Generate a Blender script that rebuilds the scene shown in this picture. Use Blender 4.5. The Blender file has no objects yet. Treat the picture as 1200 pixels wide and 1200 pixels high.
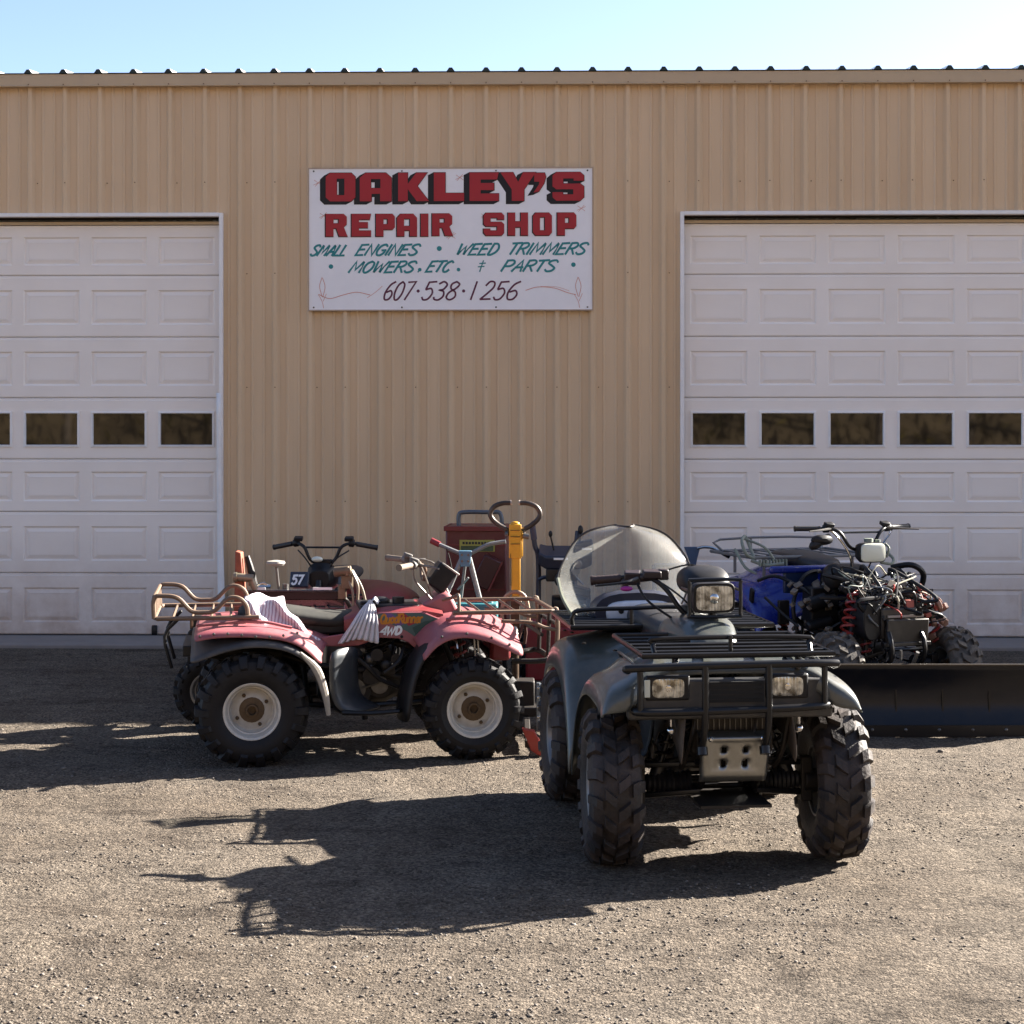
import bpy, math, random
import numpy as np
from mathutils import Vector, Matrix, geometry
random.seed(7)
rng = np.random.default_rng(11)
S = bpy.context.scene
COL = S.collection
PI = math.pi
R = math.radians

# ------------------------------------------------------------------ camera
cam = bpy.data.cameras.new('camera')
cam.sensor_width = 36.0
cam.lens = 60.0
cam.shift_y = -0.0817
cam.clip_start = 0.1
cam.clip_end = 2000
camo = bpy.data.objects.new('camera', cam)
COL.objects.link(camo)
camo.location = (0, 0, 1.84)
camo.rotation_euler = (R(90), 0, 0)
S.camera = camo
S.render.resolution_x = 1024
S.render.resolution_y = 1024

# ------------------------------------------------------------------ sky, sun, exposure
SUNV = Vector((1.66, 0.84, 1.0)).normalized()
ELEV = math.asin(SUNV.z)
AZ = math.atan2(SUNV.x, SUNV.y)
wd = bpy.data.worlds.new('World')
S.world = wd
wd.use_nodes = True
nt = wd.node_tree
bg = nt.nodes['Background']
sky = nt.nodes.new('ShaderNodeTexSky')
sky.sky_type = 'NISHITA'
sky.sun_disc = False
sky.sun_elevation = ELEV
sky.sun_rotation = AZ
sky.altitude = 0
sky.air_density = 0.55
sky.dust_density = 0.9
sky.ozone_density = 0.25
nt.links.new(sky.outputs[0], bg.inputs[0])
bg.inputs[1].default_value = 0.05
sl = bpy.data.lights.new('sun', 'SUN')
sl.energy = 5.0
sl.angle = R(0.53)
sl.color = (1.0, 0.93, 0.83)
so = bpy.data.objects.new('sun', sl)
COL.objects.link(so)
so.rotation_euler = SUNV.to_track_quat('Z', 'Y').to_euler()
so.location = SUNV * 30
S.view_settings.view_transform = 'Standard'
S.view_settings.look = 'None'
S.view_settings.gamma = 1
S.view_settings.use_curve_mapping = False
S.view_settings.exposure = 2.78
S.render.engine = 'CYCLES'
S.cycles.max_bounces = 8
S.cycles.transparent_max_bounces = 12

# ------------------------------------------------------------------ material helpers
MATS = {}
AL = 0.62
def mat(name, col, rough=0.5, metal=0.0, var=0.12, scale=6.0, bump=0.0, bscale=60.0,
        dust=0.0, dustcol=(0.30, 0.25, 0.19), spec=0.5, dscale=9.0, coat=0.0):
    if name in MATS: return MATS[name]
    col = tuple(min(1, c*AL) for c in col); dustcol = tuple(c*AL for c in dustcol)
    m = bpy.data.materials.new(name); MATS[name] = m
    m.use_nodes = True
    n = m.node_tree.nodes; l = m.node_tree.links
    b = n['Principled BSDF']
    b.inputs['Roughness'].default_value = rough
    b.inputs['Metallic'].default_value = metal
    b.inputs['Specular IOR Level'].default_value = spec
    if coat: b.inputs['Coat Weight'].default_value = coat
    tc = n.new('ShaderNodeTexCoord')
    no = n.new('ShaderNodeTexNoise'); no.inputs['Scale'].default_value = scale
    no.inputs['Detail'].default_value = 5; no.inputs['Roughness'].default_value = 0.65
    l.new(tc.outputs['Object'], no.inputs['Vector'])
    mx = n.new('ShaderNodeMix'); mx.data_type = 'RGBA'
    c1 = tuple(max(0, c * (1 - var)) for c in col); c2 = tuple(min(1, c * (1 + var)) for c in col)
    mx.inputs[6].default_value = (*c1, 1); mx.inputs[7].default_value = (*c2, 1)
    l.new(no.outputs[0], mx.inputs[0])
    out = mx.outputs[2]
    if dust > 0:
        n2 = n.new('ShaderNodeTexNoise'); n2.inputs['Scale'].default_value = dscale
        n2.inputs['Detail'].default_value = 8; n2.inputs['Roughness'].default_value = 0.7
        l.new(tc.outputs['Object'], n2.inputs['Vector'])
        mr = n.new('ShaderNodeMapRange')
        mr.inputs['From Min'].default_value = 0.42; mr.inputs['From Max'].default_value = 0.72
        mr.inputs['To Min'].default_value = dust * 0.15; mr.inputs['To Max'].default_value = dust
        l.new(n2.outputs[0], mr.inputs[0])
        m2 = n.new('ShaderNodeMix'); m2.data_type = 'RGBA'
        l.new(mr.outputs[0], m2.inputs[0]); l.new(out, m2.inputs[6])
        m2.inputs[7].default_value = (*dustcol, 1)
        out = m2.outputs[2]
        rr = n.new('ShaderNodeMapRange'); rr.inputs['To Min'].default_value = rough
        rr.inputs['To Max'].default_value = min(1, rough + 0.35)
        l.new(mr.outputs[0], rr.inputs[0]); l.new(rr.outputs[0], b.inputs['Roughness'])
    l.new(out, b.inputs['Base Color'])
    if bump > 0:
        n3 = n.new('ShaderNodeTexNoise'); n3.inputs['Scale'].default_value = bscale
        n3.inputs['Detail'].default_value = 4
        l.new(tc.outputs['Object'], n3.inputs['Vector'])
        bp = n.new('ShaderNodeBump'); bp.inputs['Strength'].default_value = bump
        bp.inputs['Distance'].default_value = 0.004
        l.new(n3.outputs[0], bp.inputs['Height']); l.new(bp.outputs[0], b.inputs['Normal'])
    return m

rubber = mat('tyre rubber', (0.011, 0.010, 0.012), 0.6, var=0.3, bump=0.4, bscale=90, dust=0.06, spec=0.3, dustcol=(0.16, 0.13, 0.10))
rubber_mud = mat('muddy tyre rubber', (0.018, 0.016, 0.016), 0.55, var=0.4, bump=0.7, bscale=70, spec=0.4, dust=0.75, dustcol=(0.115, 0.082, 0.070), dscale=7)
blackm = mat('black painted steel', (0.008, 0.008, 0.010), 0.33, var=0.3, dust=0.04, spec=0.35)
blackp = mat('black plastic', (0.010, 0.010, 0.013), 0.45, var=0.25, dust=0.06, spec=0.3)
vinyl = mat('black vinyl', (0.018, 0.018, 0.022), 0.45, var=0.3, bump=0.25, bscale=120, dust=0.1)
grime = mat('greasy engine metal', (0.035, 0.030, 0.027), 0.5, metal=0.5, var=0.5, scale=18, bump=0.4, dust=0.3, dustcol=(0.07, 0.05, 0.035))
alloy = mat('cast alloy', (0.27, 0.26, 0.25), 0.35, metal=0.85, var=0.5, scale=20, dust=0.6, dustcol=(0.05, 0.04, 0.03))
chrome = mat('worn chrome', (0.9, 0.9, 0.9), 0.16, metal=1, var=0.1, dust=0.12)
tanrack = mat('rusty tan rack steel', (0.25, 0.17, 0.115), 0.5, metal=0.25, var=0.3, scale=25, dust=0.5, dustcol=(0.15, 0.08, 0.05), dscale=18)
pinkp = mat('faded pink red plastic', (0.42, 0.105, 0.13), 0.36, var=0.2, scale=5, bump=0.08, dust=0.5, dustcol=(0.50, 0.26, 0.23), dscale=5)
darkred = mat('red inner plastic', (0.28, 0.02, 0.03), 0.4, var=0.2, dust=0.2)
redpaint = mat('dark red paint', (0.17, 0.012, 0.018), 0.4, var=0.2, bump=0.05, dust=0.18)
redbase = mat('bright red jack paint', (0.55, 0.035, 0.02), 0.4, var=0.2, dust=0.25)
bluep = mat('blue plastic', (0.010, 0.030, 0.34), 0.22, var=0.25, dust=0.3, dustcol=(0.05,0.06,0.16), coat=0.4)
greenp = mat('faded grey green plastic', (0.066, 0.080, 0.076), 0.28, var=0.35, scale=9, bump=0.12, bscale=35, coat=0.35, dust=0.45, dustcol=(0.21, 0.18, 0.145), dscale=8)
camo = mat('olive seat cover', (0.018, 0.018, 0.014), 0.7, var=0.6, scale=12, bump=0.3, bscale=30, dust=0.35, dustcol=(0.09, 0.075, 0.05))
rimw = mat('dirty white wheel paint', (0.92, 0.88, 0.80), 0.4, metal=0.1, var=0.1, scale=10, dust=0.45, dustcol=(0.50, 0.40, 0.30), dscale=22)
rims = mat('silver wheel paint', (0.35, 0.36, 0.38), 0.35, metal=0.6, var=0.1, dust=0.4)
hubm = mat('rusty hub', (0.17, 0.11, 0.06), 0.6, metal=0.4, var=0.4, scale=40)
cream = mat('cream headlamp glass', (0.95, 0.98, 0.84), 0.3, var=0.08)
yellow = mat('yellow paint', (1.0, 0.50, 0.02), 0.4, var=0.14, dust=0.25, dustcol=(0.25, 0.15, 0.05), dscale=20)
orange = mat('rusty orange steel', (0.40, 0.10, 0.05), 0.65, var=0.35, scale=20, bump=0.2)
teal = mat('teal paint', (0.03, 0.26, 0.30), 0.4, var=0.2, dust=0.2)
navy = mat('navy plastic', (0.012, 0.02, 0.05), 0.35, var=0.2, dust=0.12)
greyt = mat('grey painted tube', (0.26, 0.27, 0.28), 0.4, metal=0.3, var=0.2, dust=0.2)
bluet = mat('light blue paint', (0.10, 0.27, 0.42), 0.4, var=0.2, dust=0.2)
whitec = mat('white cloth', (0.85, 0.82, 0.86), 0.85, var=0.15, scale=14, bump=0.3, bscale=40, dust=0.15)
redcable = mat('red cable', (0.5, 0.03, 0.02), 0.45)
beigecable = mat('pale cable', (0.5, 0.47, 0.36), 0.5)
whitem = mat('white paint', (1.2, 1.2, 1.2), 0.4, var=0.05)
bladem = mat('plough blade paint', (0.006, 0.008, 0.016), 0.30, var=0.3, scale=3, dust=0.3, spec=0.35, dustcol=(0.045, 0.038, 0.034), dscale=11, bump=0.06, bscale=12)

# ------------------------------------------------------------------ mesh builder
def catmull(pts, n=5, closed=False):
    P = [Vector(p) for p in pts]
    if len(P) < 3: return P
    out = []
    N = len(P)
    rngk = range(N if closed else N - 1)
    for i in rngk:
        if closed: p0, p1, p2, p3 = P[(i-1) % N], P[i], P[(i+1) % N], P[(i+2) % N]
        else:
            p1, p2 = P[i], P[i+1]
            p0 = P[i-1] if i > 0 else p1 * 2 - p2
            p3 = P[i+2] if i + 2 < N else p2 * 2 - p1
        for k in range(n):
            t = k / n
            out.append(0.5 * ((2*p1) + (p2-p0)*t + (2*p0-5*p1+4*p2-p3)*t*t + (3*p1-p0-3*p2+p3)*t*t*t))
    if not closed: out.append(P[-1])
    return out

class MB:
    def __init__(s): s.v = []; s.f = []
    def add(s, vs, fs):
        o = len(s.v)
        s.v += [tuple(v) for v in vs]
        s.f += [tuple(i + o for i in f) for f in fs]
        return s
    def box(s, c, d, rot=None, taper=1.0):
        hx, hy, hz = d[0]/2, d[1]/2, d[2]/2
        vs = []
        for z in (-1, 1):
            k = taper if z > 0 else 1
            for x, y in ((-1,-1),(1,-1),(1,1),(-1,1)):
                vs.append(Vector((x*hx*k, y*hy*k, z*hz)))
        if rot is not None:
            M = Matrix.Rotation(rot[2],3,'Z') @ Matrix.Rotation(rot[1],3,'Y') @ Matrix.Rotation(rot[0],3,'X')
            vs = [M @ v for v in vs]
        c = Vector(c)
        return s.add([v + c for v in vs], [(3,2,1,0),(4,5,6,7),(0,1,5,4),(1,2,6,5),(2,3,7,6),(3,0,4,7)])
    def tube(s, pts, r, seg=8, smooth=0, closed=False, flat=1.0):
        P = catmull(pts, smooth, closed) if smooth else [Vector(p) for p in pts]
        n = len(P)
        rr = r if isinstance(r, (list, tuple)) else None
        T = []
        for i in range(n):
            if closed: t = P[(i+1) % n] - P[i-1]
            elif i == 0: t = P[1] - P[0]
            elif i == n-1: t = P[-1] - P[-2]
            else: t = (P[i+1]-P[i]).normalized() + (P[i]-P[i-1]).normalized()
            if t.length < 1e-9: t = Vector((0,0,1))
            T.append(t.normalized())
        up = Vector((0,0,1)) if abs(T[0].z) < 0.9 else Vector((1,0,0))
        nrm = (up - T[0]*up.dot(T[0])).normalized()
        vs = []
        for i in range(n):
            if i:
                nrm = nrm - T[i]*nrm.dot(T[i])
                if nrm.length < 1e-6: nrm = T[i].orthogonal()
                nrm.normalize()
            b = T[i].cross(nrm)
            if rr: 
                q = i/(n-1)*(len(rr)-1); k = min(int(q), len(rr)-2); rad = rr[k]*(1-(q-k)) + rr[k+1]*(q-k)
            else: rad = r
            for j in range(seg):
                a = 2*PI*j/seg
                vs.append(P[i] + nrm*math.cos(a)*rad*flat + b*math.sin(a)*rad)
        fs = []
        m = n if closed else n-1
        for i in range(m):
            for j in range(seg):
                a = i*seg+j; b2 = i*seg+(j+1) % seg
                c = ((i+1) % n)*seg+(j+1) % seg; d = ((i+1) % n)*seg+j
                fs.append((a,b2,c,d))
        if not closed:
            fs.append(tuple(range(seg-1,-1,-1))); fs.append(tuple((n-1)*seg+j for j in range(seg)))
        return s.add(vs, fs)
    def cyl(s, a, b, r, seg=16, r2=None):
        return s.tube([a, b], [r, r if r2 is None else r2], seg)
    def lathe(s, prof, c=(0,0,0), axis='y', seg=32, sgn=1):
        vs = []; n = len(prof)
        for r, h in prof:
            for j in range(seg):
                a = 2*PI*j/seg
                x, z, y = r*math.cos(a), r*math.sin(a), h*sgn
                if axis == 'y': p = (x, y, z)
                elif axis == 'z': p = (x, z, y)
                else: p = (y, x, z)
                vs.append(Vector(p)+Vector(c))
        fs = []
        for i in range(n-1):
            for j in range(seg):
                fs.append((i*seg+j, i*seg+(j+1) % seg, (i+1)*seg+(j+1) % seg, (i+1)*seg+j))
        fs.append(tuple(range(seg-1,-1,-1))); fs.append(tuple((n-1)*seg+j for j in range(seg)))
        return s.add(vs, fs)
    def ball(s, c, r, seg=12, rings=8, rot=None):
        if not isinstance(r, (tuple, list)): r = (r, r, r)
        vs = []; c = Vector(c)
        M = Matrix.Rotation(rot[2],3,'Z') @ Matrix.Rotation(rot[1],3,'Y') @ Matrix.Rotation(rot[0],3,'X') if rot else Matrix.Identity(3)
        for i in range(rings+1):
            th = PI*(i+0.0)/rings
            th = min(max(th, 0.02), PI-0.02)
            for j in range(seg):
                a = 2*PI*j/seg
                vs.append(M @ Vector((r[0]*math.sin(th)*math.cos(a), r[1]*math.sin(th)*math.sin(a), r[2]*math.cos(th))) + c)
        fs = []
        for i in range(rings):
            for j in range(seg):
                fs.append((i*seg+j, (i+1)*seg+j, (i+1)*seg+(j+1) % seg, i*seg+(j+1) % seg))
        fs.append(tuple(range(seg))); fs.append(tuple(rings*seg+j for j in range(seg-1,-1,-1)))
        return s.add(vs, fs)
    def loft(s, rings, cap=True):
        n = len(rings[0]); vs = [p for r in rings for p in r]; fs = []
        for i in range(len(rings)-1):
            for j in range(n):
                fs.append((i*n+j, i*n+(j+1) % n, (i+1)*n+(j+1) % n, (i+1)*n+j))
        if cap:
            fs.append(tuple(range(n-1,-1,-1))); fs.append(tuple((len(rings)-1)*n+j for j in range(n)))
        return s.add(vs, fs)
    def grid(s, G):
        m = len(G[0]); vs = [p for r in G for p in r]; fs = []
        for i in range(len(G)-1):
            for j in range(m-1):
                fs.append((i*m+j, i*m+j+1, (i+1)*m+j+1, (i+1)*m+j))
        return s.add(vs, fs)
    def build(s, name, m, parent=None, bevel=0, sub=0, solid=0, smooth=True, ang=40, loc=None, rot=None):
        me = bpy.data.meshes.new(name)
        me.from_pydata(s.v, [], s.f); me.update()
        if m is not None: me.materials.append(m)
        if smooth:
            me.polygons.foreach_set('use_smooth', [True]*len(me.polygons))
            if not sub: me.set_sharp_from_angle(angle=R(ang))
        o = bpy.data.objects.new(name, me)
        COL.objects.link(o)
        if parent: o.parent = parent
        if loc: o.location = loc
        if rot: o.rotation_euler = rot
        if sub:
            k = o.modifiers.new('sub', 'SUBSURF'); k.levels = sub; k.render_levels = sub
        if solid:
            k = o.modifiers.new('solid', 'SOLIDIFY'); k.thickness = solid; k.offset = -1
        if bevel:
            k = o.modifiers.new('bev', 'BEVEL'); k.width = bevel; k.segments = 2; k.limit_method = 'ANGLE'; k.angle_limit = R(35)
        return o

def empty(name, loc=(0,0,0), rz=0, parent=None):
    o = bpy.data.objects.new(name, None); COL.objects.link(o)
    o.empty_display_size = 0.1
    o.location = loc; o.rotation_euler = (0, 0, rz)
    if parent: o.parent = parent
    return o
def tag(o, label, cat, group=None):
    o['label'] = label; o['category'] = cat
    if group: o['group'] = group
    return o
def struct(o): o['kind'] = 'structure'; return o
def stuff(o): o['kind'] = 'stuff'; return o
def inst(src, parent, loc=None, rot=None):
    o = src.copy(); COL.objects.link(o); o.parent = parent
    if loc is not None: o.location = loc
    if rot is not None: o.rotation_euler = rot
    return o
def sring(x, y0, z0, hw, hh, n=16, p=3.0, zs=0.0):
    # superellipse ring in the y-z plane at x
    out = []
    for k in range(n):
        a = 2*PI*k/n
        c, sn = math.cos(a), math.sin(a)
        out.append(Vector((x + zs*sn, y0 + hw*math.copysign(abs(c)**(2/p), c), z0 + hh*math.copysign(abs(sn)**(2/p), sn))))
    return out
AL = 1.0
# ------------------------------------------------------------------ ground
def ground_mat():
    m = bpy.data.materials.new('packed gravel'); m.use_nodes = True
    n = m.node_tree.nodes; l = m.node_tree.links
    b = n['Principled BSDF']; b.inputs['Roughness'].default_value = 0.95
    b.inputs['Specular IOR Level'].default_value = 0.15
    tc = n.new('ShaderNodeTexCoord')
    def noise(sc, det=6, ro=0.6):
        x = n.new('ShaderNodeTexNoise'); x.inputs['Scale'].default_value = sc
        x.inputs['Detail'].default_value = det; x.inputs['Roughness'].default_value = ro
        l.new(tc.outputs['Object'], x.inputs['Vector']); return x
    def ramp(src, pts):
        r = n.new('ShaderNodeValToRGB')
        e = r.color_ramp.elements
        while len(e) > 1: e.remove(e[0])
        e[0].position = pts[0][0]; e[0].color = (*pts[0][1], 1)
        for p, c in pts[1:]:
            q = e.new(p); q.color = (*c, 1)
        l.new(src, r.inputs[0]); return r
    def mix(a, b_, f, mode='MIX'):
        x = n.new('ShaderNodeMix'); x.data_type = 'RGBA'; x.blend_type = mode
        if isinstance(f, float): x.inputs[0].default_value = f
        else: l.new(f, x.inputs[0])
        l.new(a, x.inputs[6]); l.new(b_, x.inputs[7]); return x.outputs[2]
    big = noise(0.55, 5, 0.6); mid = noise(4.5, 8, 0.7)
    base = ramp(big.outputs[0], [(0.3, (0.115, 0.094, 0.074)), (0.5, (0.142, 0.120, 0.098)), (0.7, (0.158, 0.137, 0.114))])
    m1 = ramp(mid.outputs[0], [(0.3, (0.42, 0.40, 0.38)), (0.5, (0.95, 0.94, 0.93)), (0.7, (1.3, 1.27, 1.22))])
    c = mix(base.outputs[0], m1.outputs[0], 0.6, 'MULTIPLY')
    mpp = n.new('ShaderNodeMapping'); mpp.inputs['Scale'].default_value = (0.8, 2.6, 1); l.new(tc.outputs['Object'], mpp.inputs[0])
    st = n.new('ShaderNodeTexNoise'); st.inputs['Scale'].default_value = 1.5; st.inputs['Detail'].default_value = 9; st.inputs['Roughness'].default_value = 0.75
    l.new(mpp.outputs[0], st.inputs['Vector'])
    ms = ramp(st.outputs[0], [(0.36, (0.45, 0.42, 0.40)), (0.46, (0.92, 0.91, 0.90)), (0.6, (1.05, 1.04, 1.02)), (0.72, (1.28, 1.25, 1.2))])
    c = mix(c, ms.outputs[0], 0.75, 'MULTIPLY')
    v = n.new('ShaderNodeTexVoronoi'); v.inputs['Scale'].default_value = 95
    l.new(tc.outputs['Object'], v.inputs['Vector'])
    sp = n.new('ShaderNodeSeparateColor'); l.new(v.outputs['Color'], sp.inputs[0])
    r2 = ramp(sp.outputs[0], [(0.0, (0.25, 0.23, 0.22)), (0.22, (0.72, 0.70, 0.68)), (0.65, (1.08, 1.06, 1.04)), (0.90, (1.75, 1.73, 1.70))])
    c = mix(c, r2.outputs[0], 0.8, 'MULTIPLY')
    fine = noise(260, 3, 0.7)
    r3 = ramp(fine.outputs[0], [(0.3, (0.6, 0.6, 0.6)), (0.6, (1.1, 1.1, 1.1))])
    c = mix(c, r3.outputs[0], 0.7, 'MULTIPLY')
    l.new(c, b.inputs['Base Color'])
    v2 = n.new('ShaderNodeTexVoronoi'); v2.inputs['Scale'].default_value = 42
    l.new(tc.outputs['Object'], v2.inputs['Vector'])
    add = n.new('ShaderNodeMath'); add.operation = 'ADD'
    l.new(v.outputs['Distance'], add.inputs[0]); l.new(v2.outputs['Distance'], add.inputs[1])
    add2 = n.new('ShaderNodeMath'); add2.operation = 'MULTIPLY_ADD'; add2.inputs[1].default_value = 0.9
    l.new(fine.outputs[0], add2.inputs[0]); l.new(add.outputs[0], add2.inputs[2])
    bp = n.new('ShaderNodeBump'); bp.inputs['Strength'].default_value = 1.0; bp.inputs['Distance'].default_value = 0.015
    bp.invert = True
    l.new(add2.outputs[0], bp.inputs['Height']); l.new(bp.outputs[0], b.inputs['Normal'])
    return m
gm = ground_mat()

def vnoise(x, y, sc, seed=0):
    # smooth value noise in numpy
    r = np.random.default_rng(seed); T = r.random((64, 64))
    X = x*sc; Y = y*sc
    i = np.floor(X).astype(int); j = np.floor(Y).astype(int)
    u = X-i; v = Y-j; u = u*u*(3-2*u); v = v*v*(3-2*v)
    a = T[i % 64, j % 64]; b = T[(i+1) % 64, j % 64]; c = T[i % 64, (j+1) % 64]; d = T[(i+1) % 64, (j+1) % 64]
    return (a*(1-u)+b*u)*(1-v)+(c*(1-u)+d*u)*v - 0.5
def gheight(x, y):
    h = 0.045*vnoise(x, y, 0.45, 31) + 0.030*vnoise(x, y, 0.8, 1) + 0.016*vnoise(x, y, 2.3, 2) + 0.011*vnoise(x, y, 7, 3) + 0.009*vnoise(x, y, 19, 4)
    fade = np.clip((14.3-y)/1.0, 0, 1)*np.clip((y-2)/1.5, 0, 1)*np.clip((7-np.abs(x))/1.5, 0, 1)
    return h*fade - 0.006
def build_ground():
    far = [-600, -250, -120, -60, -30, -15, -9]
    xs = np.array(far + list(np.arange(-5.6, 5.9, 0.03)) + [9, 15, 30, 60, 120, 250, 600], dtype=float)
    ys = np.array([-600, -250, -120, -60, -30, -12, -4, 0, 3] + list(np.arange(4.6, 14.6, 0.03)) + [15.5, 20, 30, 60, 120, 250, 600], dtype=float)
    X, Y = np.meshgrid(xs, ys, indexing='ij')
    Z = gheight(X, Y)
    nx, ny = X.shape
    co = np.stack([X, Y, Z], -1).reshape(-1, 3).astype(np.float32)
    idx = np.arange(nx*ny).reshape(nx, ny)
    q = np.stack([idx[:-1, :-1], idx[1:, :-1], idx[1:, 1:], idx[:-1, 1:]], -1).reshape(-1, 4).astype(np.int32)
    me = bpy.data.meshes.new('ground')
    me.vertices.add(len(co)); me.vertices.foreach_set('co', co.ravel())
    me.loops.add(q.size); me.loops.foreach_set('vertex_index', q.ravel())
    me.polygons.add(len(q)); me.polygons.foreach_set('loop_start', np.arange(0, q.size, 4, dtype=np.int32))
    me.update(calc_edges=True); me.materials.append(gm)
    me.polygons.foreach_set('use_smooth', [True]*len(me.polygons))
    o = bpy.data.objects.new('ground', me); COL.objects.link(o); struct(o)
build_ground()

def pebbles(name, N, smin, smax, m, seed, power=2.2, ymax=14.2):
    r = np.random.default_rng(seed)
    ph = (1+5**.5)/2
    base = np.array([(-1,ph,0),(1,ph,0),(-1,-ph,0),(1,-ph,0),(0,-1,ph),(0,1,ph),(0,-1,-ph),(0,1,-ph),(ph,0,-1),(ph,0,1),(-ph,0,-1),(-ph,0,1)])/1.9
    tri = np.array([(0,11,5),(0,5,1),(0,1,7),(0,7,10),(0,10,11),(1,5,9),(5,11,4),(11,10,2),(10,7,6),(7,1,8),(3,9,4),(3,4,2),(3,2,6),(3,6,8),(3,8,9),(4,9,5),(2,4,11),(6,2,10),(8,6,7),(9,8,1)])
    # density grows towards the camera in world space only mildly
    y = 4.9 + (ymax-4.9)*r.random(N)**1.25
    x = (r.random(N)*2-1)*(0.34*y+0.4)
    keep = 1.3*vnoise(x, y, 1.1, 9) + 0.9*vnoise(x, y, 3.1, 10) + 0.7*r.random(N) > 0.32
    x = x[keep]; y = y[keep]; N = len(x)
    s = smin + (smax-smin)*r.random(N)**(power*2.2)
    P = np.repeat(base[None], N, 0)*(1+0.35*(r.random((N, 12, 1))-0.5))
    sc = s[:, None]*np.stack([0.7+0.6*r.random(N), 0.7+0.6*r.random(N), 0.45+0.35*r.random(N)], 1)
    P = P*sc[:, None, :]
    a = r.random(N)*6.283
    c, sn = np.cos(a)[:, None], np.sin(a)[:, None]
    Q = P.copy(); Q[..., 0] = P[..., 0]*c-P[..., 1]*sn; Q[..., 1] = P[..., 0]*sn+P[..., 1]*c
    Q[..., 0] += x[:, None]; Q[..., 1] += y[:, None]
    Q[..., 2] += (gheight(x, y)+s*0.18)[:, None]
    F = (tri[None]+(np.arange(N)*12)[:, None, None]).reshape(-1, 3).astype(np.int32)
    me = bpy.data.meshes.new(name)
    me.vertices.add(N*12); me.vertices.foreach_set('co', Q.reshape(-1).astype(np.float32))
    me.loops.add(F.size); me.loops.foreach_set('vertex_index', F.ravel())
    me.polygons.add(len(F)); me.polygons.foreach_set('loop_start', np.arange(0, F.size, 3, dtype=np.int32))
    me.update(calc_edges=True); me.materials.append(m)
    o = bpy.data.objects.new(name, me); COL.objects.link(o)
    tag(o, 'loose gravel and small stones lying over the packed dirt yard', 'gravel'); stuff(o)
def stone_mat():
    m = bpy.data.materials.new('loose stone'); m.use_nodes = True
    n = m.node_tree.nodes; l = m.node_tree.links; b = n['Principled BSDF']
    b.inputs['Roughness'].default_value = 0.9; b.inputs['Specular IOR Level'].default_value = 0.2
    g = n.new('ShaderNodeNewGeometry'); r = n.new('ShaderNodeValToRGB')
    e = r.color_ramp.elements; e[0].color = (0.045, 0.040, 0.036, 1); e[1].color = (0.21, 0.19, 0.17, 1)
    for p, c in ((0.15, (0.085, 0.072, 0.06)), (0.5, (0.118, 0.10, 0.083)), (0.85, (0.158, 0.137, 0.116))):
        q = e.new(p); q.color = (*c, 1)
    l.new(g.outputs['Random Per Island'], r.inputs[0]); l.new(r.outputs[0], b.inputs['Base Color'])
    return m
sm = stone_mat()
pebbles('gravel', 75000, 0.0022, 0.0085, sm, 5)
pebbles('gravel', 150, 0.008, 0.020, sm, 6, power=1.6)

# ------------------------------------------------------------------ hillside and trees behind the camera (they show in the door windows)
hm = mat('brown hillside scrub', (0.11, 0.075, 0.035), 0.95, var=0.7, scale=0.6, bump=0.6, bscale=3)
def build_hill():
    mb = MB(); G = []
    for i in range(41):
        x = -120+6*i; row = []
        for j in range(17):
            y = -24-6*j
            t = min(1, j/10)
            z = -1+(30*(t*t*(3-2*t)))+4*math.sin(x*0.05+j)*t+2*math.sin(x*0.13)*t
            row.append((x, y, z))
        G.append(row)
    mb.grid(G)
    o = mb.build('hill', hm); struct(o)
build_hill()
bark = mat('grey bark', (0.13, 0.10, 0.075), 0.9, var=0.4, scale=12)
leafm = mat('autumn leaves', (0.16, 0.12, 0.03), 0.8, var=0.8, scale=1.5)
def tree(x, y, z, h, seed, label):
    rr = random.Random(seed)
    root = empty('tree', (x, y, z)); tag(root, label, 'tree', 'trees on the hillside across the yard')
    t = MB(); t.tube([(0,0,-0.3),(0.1,0,h*.3),(0,0.1,h*.65),(0.15,0,h)], [.16,.12,.07,.02], 7, 4)
    tips = []
    for k in range(14):
        a = rr.random()*6.28; z0 = h*(.3+.6*rr.random()); L = h*.28*(1.15-z0/h)+.5
        e = Vector((math.cos(a)*L, math.sin(a)*L, z0+L*.7)); tips.append(e)
        t.tube([(0.05,0,z0), (e.x*.5, e.y*.5, z0+L*.25), e], [.05,.03,.012], 5, 3)
    t.build('trunk', bark, root)
    c = MB()
    for e in tips:
        for q in range(42):
            p = e+Vector((rr.gauss(0,.5), rr.gauss(0,.5), rr.gauss(0,.45)))
            u = Vector((rr.gauss(0,1), rr.gauss(0,1), rr.gauss(0,1))).normalized()*.09
            w = u.orthogonal().normalized()*.06
            c.add([p-u, p+w, p+u, p-w], [(0,1,2,3)])
    c.build('crown', leafm, root, smooth=False)
tl = ['thin tree with sparse yellow leaves on the hillside across the yard']
for k in range(14):
    tree(-26+4.1*k+random.uniform(-1,1), -27-random.random()*9, 0.6+random.random(), 7+random.random()*4, k, tl[0])

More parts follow.
